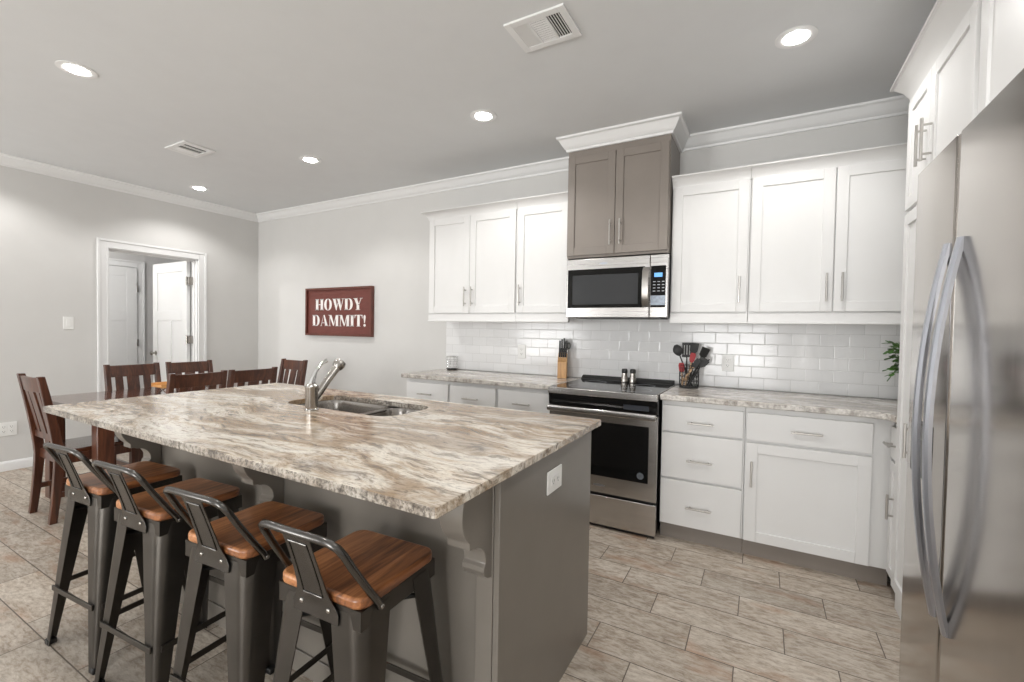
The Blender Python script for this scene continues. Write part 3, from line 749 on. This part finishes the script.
mb = MB()
for a, b in ((fy0+.03, fy0+.12), (fy1-.12, fy1-.03)): mb.box((fx0+.03, a, 1.766), (fx0+.16, b, 1.80))
mb.build('hinge_cover', M['handle'], t, .004)

# ------------------------------------------------------------------ bar stools
def make_stool():
    t = thing('bar_stool', 'x', 'bar stool', (0, 0, 0), 'metal bar stools along the island')
    zs = .670; h = .146
    # wooden seat, corners generously rounded at the back
    pts = rrect(-h, h, -h, h, .035, 6)
    seat = MB().prism(pts, zs-.028, zs).build('seat', M['stoolwood'], t, .008, seg=3)
    mb = MB(); hh = h-.004; z0, z1 = zs-.076, zs-.027
    mb.box((-hh, hh-.003, z0), (hh, hh, z1)); mb.box((-hh, -hh, z0), (hh, -hh+.003, z1)); mb.box((-hh, -hh, z0), (-hh+.003, hh, z1)); mb.box((hh-.003, -hh, z0), (hh, hh, z1))
    mb.box((-hh, -hh, z1-.003), (hh, hh, z1))
    mb.build('seat_frame', M['gunleg'], t, .001)
    # folded sheet legs: L-section with a round nose, wide under the seat, narrow at the floor
    for sx in (-1, 1):
        for sy in (-1, 1):
            rings = []
            for k in range(9):
                f = k/8; z = (zs-.040)*(1-f)
                cx = (h-.003)+(.192-h)*f; w = .100*(1-f)+.033*f; r = .046*(1-f)+.013*f; th = .0028
                def L(o):
                    q = [(cx-w, cx-o), ]
                    c = cx-r
                    q += [(c+(r-o)*math.sin(a), c+(r-o)*math.cos(a)) for a in [PI/2*j/6 for j in range(7)]]
                    q += [(cx-o, cx-w)]
                    return q
                ring = L(0)+L(th)[::-1]
                rings.append([(sx*x, sy*y, z) for x, y in ring])
            lg = MB().loft(rings).build('leg', M['gunleg'], t)
            fb = MB()
            fb.loft([[(sx*(.192-.0165+a*.0150), sy*(.192-.0165+b*.0150), z) for a, b in ((-1, -1), (1, -1), (1, 1), (-1, 1))] for z in (0, .022)])
            fb.build('foot_cap', M['blackrod'], lg, .004)
    # flat stretchers low down, round rods higher up
    zb = .235; q = .176
    for a, b in (((-q, -q), (q, -q)), ((q, -q), (q, q)), ((q, q), (-q, q)), ((-q, q), (-q, -q))):
        d = Vector((b[0]-a[0], b[1]-a[1], 0)).normalized(); n = Vector((-d.y, d.x, 0))
        A = Vector((*a, zb)); B = Vector((*b, zb))
        MB().loft([[P+n*.003+Vector((0, 0, -.010)), P-n*.003+Vector((0, 0, -.010)), P-n*.003+Vector((0, 0, .010)), P+n*.003+Vector((0, 0, .010))] for P in (A+d*.02, B-d*.02)]).build('stretcher', M['gunleg'], t, .001)
    q = .152
    MB().tube([(-q+.035, -q+.035, .545), (q-.035, q-.035, .545)], .007, 8).build('cross_brace', M['blackrod'], t)
    MB().tube([(q-.035, -q+.035, .560), (-q+.035, q-.035, .560)], .007, 8).build('cross_brace', M['blackrod'], t)
    # low back: bent tube rail and a pressed centre plate
    P = [(-h-.004, -.088, .630), (-h-.004, -.095, .646), (-.146, -.118, .680), (-.138, -.165, .755), (-.134, -.187, .794), (-.128, -.199, .813), (-.112, -.206, .823), (-.085, -.208, .826), (0, -.211, .827)]
    path = P+[(-x, y, z) for x, y, z in P[:-1][::-1]]
    rail = MB().tube(path, .0092, 12).build('back_rail', M['gun'], t)
    rings = []
    for k in range(9):
        f = (0, .1, .16, .24, .34, .5, .67, .84, 1)[k]; z = .596+.231*f
        y = -h-.003-(.060*max(0, (f-.15)/.85)**1.15)
        w = (.078, .078, .070, .058, .051, .047, .045, .044, .046)[k]
        rings.append([(-w, y-.0018, z), (w, y-.0018, z), (w, y+.0018, z), (-w, y+.0018, z)])
    sp = MB().loft(rings).build('back_plate', M['gun'], t, .0008)
    # embossed rib outline on the plate
    def yb(z):
        f = (z-.596)/.231; return -h-.003-(.060*max(0, (f-.15)/.85)**1.15)-.0022
    em = [(-.033, .655), (-.030, .800), (.030, .800), (.033, .655), (-.033, .655)]
    MB().tube([(x, yb(z), z) for a, b in zip(em[:-1], em[1:]) for x, z in [(a[0]+(b[0]-a[0])*j/4, a[1]+(b[1]-a[1])*j/4) for j in range(4)]]+[(-.033, yb(.655), .655)], .0022, 6).build('rib', M['gun'], sp)
    for x in (-.046, .046):
        MB().ball((x, -h-.0055, .624), .0065, 10, (1, .5, 1)).build('rivet', M['nickel'], sp)
    for s in (-1, 1):
        MB().ball((s*(h+.012), -.089, .634), .0065, 10, (.6, 1, 1)).build('rivet', M['nickel'], rail)
    return t
st = make_stool()
spots = [(-.938, .868, 2.5, 'bar stool with wooden seat nearest the camera, in front of the island corner'),
         (-1.393, .866, 4, 'second bar stool from the island corner, wooden seat partly under the slab'),
         (-1.880, .866, 4, 'third bar stool from the island corner, next to the one at the dining end'),
         (-2.325, .866, 4, 'bar stool at the far end of the island, closest to the dining table')]
for i, (x, y, a, lb) in enumerate(spots):
    if i == 0: st.location = (x, y, 0); st.rotation_euler = (0, 0, math.radians(a)); st['label'] = lb
    else: dup(st, (x, y, 0), math.radians(a), lb)

# ------------------------------------------------------------------ dining table and chairs
tx0, tx1, ty0, ty1, tz = -4.67, -3.69, 1.205, 2.66, .745
t = thing('dining_table', 'dark brown wooden dining table with polished top and thick square legs', 'table', ((tx0+tx1)/2, (ty0+ty1)/2, 0))
MB().box((tx0, ty0, tz-.032), (tx1, ty1, tz)).build('tabletop', M['dineh'], t, .004)
ap = cutplate([((tx0+.05, ty0+.05, tz-.115), (tx1-.05, ty0+.075, tz-.031)), ((tx0+.05, ty1-.075, tz-.115), (tx1-.05, ty1-.05, tz-.031)),
               ((tx0+.05, ty0+.05, tz-.115), (tx0+.075, ty1-.05, tz-.031)), ((tx1-.075, ty0+.05, tz-.115), (tx1-.05, ty1-.05, tz-.031))]).build('apron', M['dine'], t, .002)
for x in (tx0+.035, tx1-.125):
    for y in (ty0+.035, ty1-.125):
        MB().box((x, y, 0), (x+.09, y+.09, tz-.031)).build('leg', M['dine'], t, .004)
def make_chair():
    """seat centre at origin, facing +Y"""
    t = thing('dining_chair', 'x', 'chair', (0, 0, 0), 'dark wooden dining chairs')
    w, yf, yb_, zs, zt = .198, .215, -.205, .465, .955
    MB().loft([[(-w, yf+.01, z), (w, yf+.01, z), (w-.012, yb_+.025, z), (-w+.012, yb_+.025, z)] for z in (zs-.028, zs)]).build('seat', M['dineh'], t, .006)
    mb = MB()
    mb.box((-w+.02, yf-.03, zs-.09), (w-.02, yf-.01, zs-.027)); mb.box((-w+.03, yb_, zs-.09), (w-.03, yb_+.022, zs-.027))
    mb.box((-w+.008, yb_+.03, zs-.09), (-w+.03, yf-.02, zs-.027)); mb.box((w-.03, yb_+.03, zs-.09), (w-.008, yf-.02, zs-.027))
    mb.build('seat_rail', M['dine'], t, .002)
    def rear_y(z):      # rear post: kicks back below and above the seat
        if z < .42: return yb_-.035*(1-z/.42)**1.3
        return yb_-.085*((z-.42)/.535)**1.2
    for s in (-1, 1):
        MB().box((s*(w-.02)-.021, yf-.045, 0), (s*(w-.02)+.021, yf-.003, zs-.027)).build('leg', M['dine'], t, .003)
        rings = []
        for k in range(15):
            z = zt*k/14; y = rear_y(z); dpt = .052-.016*abs(z-.45)/.5; x = s*(w-.022)
            rings.append([(x-.017, y-dpt/2, z), (x+.017, y-dpt/2, z), (x+.017, y+dpt/2, z), (x-.017, y+dpt/2, z)])
        MB().loft(rings).build('rear_leg', M['dine'], t, .003)
    def bow(u): return -.014*(1-(u/(w-.03))**2)
    rings = []
    for k in range(9):
        u = -(w-.038)+2*(w-.038)*k/8
        rings.append([(u, rear_y(.855)+bow(u)+d, z) for z, d in ((.848, -.010), (.848, .010))]+[(u, rear_y(.95)+bow(u)+d, .945) for d in (.010, -.010)])
    MB().loft(rings).build('top_rail', M['dine'], t, .003)
    MB().box((-w+.035, rear_y(.54)-.010, .525), (w-.035, rear_y(.54)+.010, .568)).build('lower_rail', M['dine'], t, .002)
    for u, hw in ((-.098, .026), (0, .043), (.098, .026)):
        rings = []
        for k in range(7):
            z = .56+.295*k/6; y = rear_y(z)+bow(u)*k/6
            rings.append([(u-hw, y-.006, z), (u+hw, y-.006, z), (u+hw, y+.006, z), (u-hw, y+.006, z)])
        MB().loft(rings).build('slat', M['dine'], t, .0015)
    for s in (-1, 1):
        MB().box((s*(w-.02)-.010, yb_, .16), (s*(w-.02)+.010, yf-.03, .195)).build('stretcher', M['dine'], t, .002)
    return t
ch = make_chair()
R90 = PI/2
chairs = [(-4.145, 1.335, 0, 'dark dining chair at the near end of the table, seen from behind at the left'),
          (-4.46, 1.82, -R90, 'dark dining chair across the table, in front of the left part of the doorway'),
          (-4.46, 2.265, -R90, 'dark dining chair across the table, in front of the right part of the doorway'),
          (-3.88, 1.775, R90, 'dark dining chair on the island side of the table, left one of the two'),
          (-3.88, 2.185, R90, 'dark dining chair on the island side of the table, right one of the two'),
          (-4.26, 2.73, PI, 'dark dining chair at the far end of the table, by the bare back wall')]
for i, (x, y, a, lb) in enumerate(chairs):
    if i == 0: ch.location = (x, y, 0); ch.rotation_euler = (0, 0, a); ch['label'] = lb
    else: dup(ch, (x, y, 0), a, lb)
# centrepiece on the table: a small orange-brown wooden tray on crossed legs
t = thing('serving_tray', 'small orange wooden tray on crossed metal legs in the middle of the dining table', 'tray', (-4.18, 1.95, tz))
MB().box((-4.26, 1.76, tz+.05), (-4.10, 2.16, tz+.062)).build('tray_board', M['traywood'], t, .005)
mb = MB(); mb.box((-4.265, 1.755, tz+.05), (-4.255, 2.165, tz+.085)); mb.box((-4.105, 1.755, tz+.05), (-4.095, 2.165, tz+.085))
mb.build('tray_side', M['traywood'], t, .003)
for y in (1.80, 2.13):
    MB().tube([(-4.24, y, tz+.004), (-4.12, y, tz+.052)], .005, 8).build('leg', M['chrome'], t)
    MB().tube([(-4.12, y, tz+.004), (-4.24, y, tz+.052)], .005, 8).build('leg', M['chrome'], t)

# ------------------------------------------------------------------ wall sign
sx0, sx1, sz0, sz1 = -4.735, -3.655, 1.198, 1.746
t = thing('wall_sign', 'maroon framed sign with white stencil lettering on the back wall', 'sign', ((sx0+sx1)/2, YB, (sz0+sz1)/2))
MB().box((sx0+.02, YB-.022, sz0+.02), (sx1-.02, YB-.006, sz1-.02)).build('board', M['maroon'], t)
mb = MB(); fw = .024
mb.box((sx0, YB-.045, sz0), (sx0+fw, YB-.002, sz1)); mb.box((sx1-fw, YB-.045, sz0), (sx1, YB-.002, sz1)); mb.box((sx0+fw, YB-.045, sz0), (sx1-fw, YB-.002, sz0+fw)); mb.box((sx0+fw, YB-.045, sz1-fw), (sx1-fw, YB-.002, sz1))
mb.build('frame', M['maroonframe'], t, .002)
def rect(x0, y0, x1, y1): return [(x0, y0), (x1, y0), (x1, y1), (x0, y1)]
def stem(x0, x1, e=.06, top=True, bot=True):
    out = [rect(x0, 0, x1, 1)]
    if bot: out.append([(x0-e, 0), (x1+e, 0), (x1+e, .03), (x1, .07), (x0, .07), (x0-e, .03)])
    if top: out.append([(x0-e, 1), (x0-e, .97), (x0, .93), (x1, .93), (x1+e, .97), (x1+e, 1)])
    return out
def crescent(cx, rx, ix, s, y0=0, y1=1, n=14, gap=.02):
    o = []; i = []
    for k in range(n+1):
        a = -PI/2+PI*k/n
        o.append((cx+s*(gap+(rx-gap)*math.cos(a)), (y0+y1)/2+(y1-y0)/2*math.sin(a)))
        i.append((cx+s*(gap+(ix-gap)*math.cos(a)), (y0+y1)/2+((y1-y0)/2-.035)*math.sin(a)))
    return o, i
def strip(o, i): return [[o[k], o[k+1], i[k+1], i[k]] for k in range(len(o)-1)]
G = {}
G['H'] = (.92, stem(.07, .33)+stem(.59, .85)+[rect(.37, .47, .56, .535)])
o1 = strip(*crescent(.41, .41, .16, -1, -.015, 1.015)); o2 = strip(*crescent(.41, .41, .16, 1, -.015, 1.015))
G['O'] = (.82, o1+o2)
def diag(x0, x1, wd, y0=0, y1=1): return [(x0-wd/2, y1), (x0+wd/2, y1), (x1+wd/2, y0), (x1-wd/2, y0)]
ser = lambda x0, x1: [(x0, 1), (x0, .965), (x1, .965), (x1, 1)]
G['W'] = (1.22, [[(.06, 1), (.34, 1), (.50, .28), (.40, -.01)], [(.45, -.01), (.40, -.01), (.56, .62), (.62, .62)], [(.50, 1), (.78, 1), (.94, .28), (.84, -.01)], [(.89, -.01), (.84, -.01), (1.10, 1), (1.16, 1)], ser(0, .42), ser(.46, .82), ser(1.0, 1.24)])
d1_ = strip(*crescent(.42, .42, .17, 1))
G['D'] = (.86, stem(.06, .32, .05)+d1_+[rect(.36, .965, .45, 1), rect(.36, 0, .45, .035)])
G['Y'] = (.88, [[(.05, 1), (.32, 1), (.53, .50), (.33, .40)], [(.78, 1), (.72, 1), (.53, .52), (.56, .45)], rect(.32, 0, .57, .42), rect(.23, 0, .66, .04), ser(-.02, .40), ser(.63, .88)])
G['A'] = (.92, [[(.40, 1), (.50, 1), (.86, 0), (.57, 0)], [(.36, .90), (.39, .97), (.13, 0), (.07, 0)], rect(.24, .27, .46, .32), rect(0, 0, .22, .04), rect(.50, 0, .94, .04)])
G['M'] = (1.12, [[(.05, 1), (.30, 1), (.58, .18), (.52, .0)], [(.56, .14), (.58, .0), (.82, .86), (.80, 1)]]+[rect(.80, 0, 1.05, 1), rect(.74, 0, 1.11, .04), rect(.80, .96, 1.12, 1)]+[rect(.10, 0, .15, .78), rect(.03, 0, .23, .04), rect(-.02, .96, .25, 1)])
G['I'] = (.42, stem(.08, .34, .06))
G['T'] = (.80, [rect(.27, 0, .53, .93), rect(.20, 0, .60, .04), rect(.27, .93, .53, 1), [(.0, 1), (.24, 1), (.24, .955), (.08, .93), (.03, .70), (0, .70)], [(.80, 1), (.56, 1), (.56, .955), (.72, .93), (.77, .70), (.80, .70)]])
G['!'] = (.34, [[(.06, .82), (.10, .95), (.17, 1), (.24, .95), (.28, .82), (.20, .30), (.14, .30)], [(.17+.115*math.cos(2*PI*k/14), .11+.115*math.sin(2*PI*k/14)) for k in range(14)]])
def write(txt, x0, x1, z0, z1):
    tot = sum(G[c][0] for c in txt)+.05*(len(txt)-1); sc = (x1-x0)/tot; x = x0
    for c in txt:
        wd, polys = G[c]; bm = bmesh.new()
        for P in polys:
            ring = [bm.verts.new((x+px*sc, 0, z0+py*(z1-z0))) for px, py in P]
            try: f = bm.faces.new(ring)
            except ValueError: continue
        ex = bmesh.ops.extrude_face_region(bm, geom=list(bm.faces))
        new = {e for e in ex['geom'] if isinstance(e, bmesh.types.BMVert)}
        for v in bm.verts: v.co.y = YB-.0245 if v in new else YB-.0215
        mb = MB(); mb.bm.free(); mb.bm = bm
        mb.build('letter', M['letter'], t, 0, False)
        x += (wd+.05)*sc
write('HOWDY', sx0+.155, sx1-.155, 1.490, 1.620)
write('DAMMIT!', sx0+.105, sx1-.095, 1.308, 1.436)

# ------------------------------------------------------------------ things on the counters
Z = ZT
# wire basket
bx, by, bR = -2.555, 3.455, .054
t = thing('wire_basket', 'small chrome wire basket at the left end of the wall counter', 'basket', (bx, by, Z))
MB().lathe([(.001, 0), (.040, 0), (.053, .006), (.053, .014), (.001, .014)], (bx, by, Z), 24, False).build('base', M['blackmatte'], t)
mb = MB()
for z in (.030, .052, .074, .096, .118, .126):
    mb.tube([(bx+bR*math.cos(2*PI*k/24), by+bR*math.sin(2*PI*k/24), Z+z) for k in range(25)], .0016, 6)
for k in range(10):
    a = 2*PI*k/10; mb.tube([(bx+bR*math.cos(a), by+bR*math.sin(a), Z+.008), (bx+bR*math.cos(a), by+bR*math.sin(a), Z+.126)], .0016, 6)
mb.build('wire_cage', M['chrome'], t)
# knife block: upright wedge whose sloped top holds the knives
kx, ky, KR = -1.425, 3.44, .33
t = thing('knife_block', 'orange-tan wooden knife block between the tiles and the range', 'knife block', (kx, ky, Z))
MB().prism([(ky-.062, Z), (ky+.068, Z), (ky+.068, Z+.205), (ky+.01, Z+.205), (ky-.062, Z+.130)], kx-.037, kx+.037, 0).build('block', M['blockwood'], t, .003)
t.rotation_euler.z = KR
def kturn(x, y): return (kx+(x-kx)*math.cos(KR)-(y-ky)*math.sin(KR), ky+(x-kx)*math.sin(KR)+(y-ky)*math.cos(KR))
def knife(x, y, z, ln, w, label, lean=.04):
    o = thing('knife', label, 'knife', (x, y, z), 'knives in the block')
    o.location = (*kturn(x, y), z); o.rotation_euler.z = KR
    d = Vector((0, -lean, 1)).normalized(); p = Vector((x, y, z))
    MB().loft([[q+Vector((a*w, b*.011, 0)) for a, b in ((-1, -1), (1, -1), (1, 1), (-1, 1))] for q in (p, p+d*ln*.5, p+d*ln)]).build('grip', M['black'], o, .003)
    mb = MB()
    for f in (.25, .5, .75): mb.ball(p+d*ln*f+Vector((0, -.0115, 0)), .0028, 8, (1, .5, 1))
    mb.build('rivet', M['nickel'], o)
    MB().box((x-.0012, y-.009, z-.09), (x+.0012, y+.009, z+.002)).build('blade', M['chrome'], o)
for k in range(4):
    x = kx-.027+k*.018
    knife(x, ky+.035, Z+.206, .098+.010*((k*7) % 3), .0072, ['black-handled knife at the left of the block top row', 'black-handled knife second from left in the block top row', 'black-handled knife third from left in the block top row', 'black-handled knife at the right of the block top row'][k])
for k in range(4):
    x = kx-.024+k*.016
    knife(x, ky-.024, Z+.170, .075, .0065, ['short black steak knife at the left of the block front row', 'short black steak knife second from left in the block front row', 'short black steak knife third from left in the block front row', 'short black steak knife at the right of the block front row'][k], .12)
o = thing('scissors', 'black-handled kitchen scissors at the right side of the knife block', 'scissors', (kx+.028, ky+.005, Z+.19))
o.location = (*kturn(kx+.028, ky+.005), Z+.19); o.rotation_euler.z = KR
for s in (-1, 1):
    cx = kx+.034+s*.014
    MB().tube([(cx+.012*math.cos(2*PI*k/16), ky+.008, Z+.262+.024*math.sin(2*PI*k/16)) for k in range(17)], .004, 8).build('handle_loop', M['black'], o)
MB().box((kx+.028, ky+.004, Z+.15), (kx+.040, ky+.010, Z+.225)).build('blade', M['chrome'], o)
# shakers on the cooktop
for x, y, lb in ((-.902, 3.40, 'steel and black salt shaker on the cooktop, left of the pair'), (-.842, 3.41, 'steel and black pepper shaker on the cooktop, right of the pair')):
    t = thing('shaker', lb, 'shaker', (x, y, .914), 'shakers on the cooktop')
    MB().lathe([(.001, 0), (.028, 0), (.029, .004), (.026, .030), (.0195, .062), (.019, .074), (.001, .074)], (x, y, .9142), 24, False).build('body', M['nickel'], t)
    MB().lathe([(.001, .074), (.021, .074), (.022, .082), (.0215, .098), (.017, .106), (.001, .107)], (x, y, .9142), 24, False).build('cap', M['black'], t)
# utensil holder
ux, uy = -.44, 3.37
t = thing('utensil_holder', 'black wire utensil holder full of cooking tools beside the range', 'utensil holder', (ux, uy, Z))
MB().lathe([(.001, 0), (.062, 0), (.064, .004), (.064, .012), (.001, .012)], (ux, uy, Z), 28, False).build('base', M['blackmatte'], t)
mb = MB()
for z in (.02, .05, .08, .11, .14, .160): mb.tube([(ux+.064*math.cos(2*PI*k/28), uy+.064*math.sin(2*PI*k/28), Z+z) for k in range(29)], .0022, 6)
for k in range(18):
    a = 2*PI*k/18; mb.tube([(ux+.064*math.cos(a), uy+.064*math.sin(a), Z+.008), (ux+.064*math.cos(a+.35), uy+.064*math.sin(a+.35), Z+.160)], .0020, 6)
mb.build('wire_cage', M['blackmatte'], t)
def utensil(name, label, p0, p1, hr, hmat, head, hm, twist=0):
    p0, p1 = Vector((ux, uy, Z))+Vector(p0), Vector((ux, uy, Z))+Vector(p1)
    o = thing(name, label, 'utensil', p0, 'cooking utensils in the holder')
    d = (p1-p0).normalized(); s = Vector((d.z, 0, -d.x)).normalized(); n = d.cross(s)
    q = Matrix.Rotation(twist, 3, d); s = q @ s; n = q @ n
    MB().tube([p0, p0.lerp(p1, .3), p0.lerp(p1, .7), p1], [hr, hr*1.15, hr*.95, hr*.75], 10).build('grip', hmat, o)
    mb = MB()
    P = lambda u, v, w: tuple(p1+s*u+d*v+n*w)
    if head == 'turner':
        mb.loft([[P(-a, v, w-.0015), P(a, v, w-.0015), P(a, v, w+.0015), P(-a, v, w+.0015)] for a, v, w in ((.008, -.004, 0), (.014, .012, .002), (.027, .025, .006), (.030, .082, .012))])
    elif head == 'slotted':
        for c in (-.026, -.009, .009, .026):
            mb.loft([[P(c-.0055, v, w-.0015), P(c+.0055, v, w-.0015), P(c+.0055, v, w+.0015), P(c-.0055, v, w+.0015)] for v, w in ((.018, .002), (.085, .010))])
        for v in (.0, .085):
            mb.loft([[P(-.033, v+a, .005), P(.033, v+a, .005), P(.033, v+a, .009), P(-.033, v+a, .009)] for a in (0, .018)])
    elif head == 'spoon':
        rings = []
        for k in range(9):
            v = .082*k/8; a = .004+.029*math.sin(PI*min(1, (k+.4)/8.8))**.8; w = .010*math.sin(PI*k/8)
            rings.append([P(-a, v, -w*.2), P(-a*.5, v, -w), P(a*.5, v, -w), P(a, v, -w*.2), P(a*.5, v, -w+.003), P(-a*.5, v, -w+.003)])
        mb.loft(rings)
    elif head == 'spatula':
        mb.loft([[P(-a, v, -.004), P(a, v, -.004), P(a, v, .004), P(-a, v, .004)] for a, v in ((.007, -.002), (.017, .012), (.019, .05), (.014, .066))])
    elif head == 'fork':
        mb.loft([[P(-a, v, -.006), P(a, v, -.006), P(a*.8, v, .006), P(-a*.8, v, .006)] for a, v in ((.008, 0), (.028, .02), (.032, .055), (.022, .07))])
        for c in (-.026, -.009, .009, .026): mb.tube([P(c, .03, 0), P(c*1.15, .05, .022), P(c*1.2, .055, .04)], .004, 6)
        for c in (-.026, .026): mb.tube([P(c, .05, 0), P(c*.9, .07, .02), P(c*.9, .072, .034)], .004, 6)
    mb.build('head', hm, o, .0008)
utensil('ladle_spoon', 'black round spoon leaning out to the left of the holder', (.02, .0, .014), (-.066, .01, .222), .006, M['black'], 'spoon', M['blackmatte'], .1)
utensil('spatula', 'black slotted turner standing left of centre in the holder', (-.02, .02, .014), (-.022, .03, .212), .006, M['black'], 'slotted', M['blackmatte'], .1)
utensil('spatula', 'black wide turner standing tallest at the back of the holder', (.0, .03, .014), (.018, .035, .232), .006, M['black'], 'turner', M['blackmatte'], -.2)
utensil('spatula', 'red silicone spatula in the middle of the holder', (-.02, -.02, .014), (.014, -.012, .180), .006, M['spoonwood'], 'spatula', M['red'], .2)
utensil('spatula', 'black turner with long handle tilted far to the right', (-.01, .01, .014), (.078, .0, .205), .007, M['black'], 'turner', M['blackmatte'], .5)
utensil('pasta_fork', 'black pasta fork hanging out low on the right of the holder', (.0, -.02, .014), (.072, -.02, .150), .006, M['black'], 'fork', M['blackmatte'], 0)
utensil('wooden_spoon', 'pale wooden-handled tool crossing the front of the holder', (-.035, -.036, .045), (.034, -.052, .150), .008, M['spoonwood'], 'spatula', M['blackmatte'], 0)
utensil('spatula', 'red-topped spatula at the left front of the holder', (-.038, -.02, .014), (-.044, -.030, .108), .007, M['spoonwood'], 'spatula', M['red'], 0)
# trailing plant in the corner
qx, qy = .765, 3.27
t = thing('potted_plant', 'green trailing plant on the corner counter, half hidden by the tall pantry', 'plant', (qx, qy, Z))
MB().lathe([(.001, 0), (.055, 0), (.060, .01), (.078, .13), (.080, .14), (.072, .14), (.066, .125), (.001, .12)], (qx, qy, Z), 28, False).build('pot', M['pot'], t)
rnd = random.Random(3); sm = MB(); lf = MB()
for k in range(26):
    a = rnd.uniform(0, 2*PI) if k > 9 else rnd.uniform(PI*.75, PI*1.25)
    L_ = rnd.uniform(.10, .17); up = rnd.uniform(.06, .20); dn = rnd.uniform(-.05, .12)
    pts = []
    for j in range(7):
        f = j/6; pts.append(Vector((qx+math.cos(a)*L_*f, qy+math.sin(a)*L_*.8*f, Z+.125+up*math.sin(PI*.75*f)+dn*f*f)))
    sm.tube(pts, .0018, 5)
    for j in range(1, 7):
        for s in (-1, 1):
            p = pts[j]; d = (pts[j]-pts[j-1]).normalized(); sd = d.cross(Vector((0, 0, 1))).normalized()*s
            dirv = (sd*.8+d*.6+Vector((0, 0, rnd.uniform(-.4, .2)))).normalized(); ln = rnd.uniform(.024, .040); nn = dirv.cross(d).normalized(); wd = dirv.cross(nn).normalized()
            prof = [(0, .001), (.3, .0125), (.6, .014), (.85, .008), (1, .0008)]
            rings = [[p+dirv*ln*f+wd*w+nn*.0008, p+dirv*ln*f-wd*w+nn*.0008, p+dirv*ln*f-wd*w-nn*.0008, p+dirv*ln*f+wd*w-nn*.0008] for f, w in prof]
            lf.loft(rings)
sm.build('stem', M['stem'], t); lf.build('foliage', M['leaf'], t)['kind'] = 'stuff'
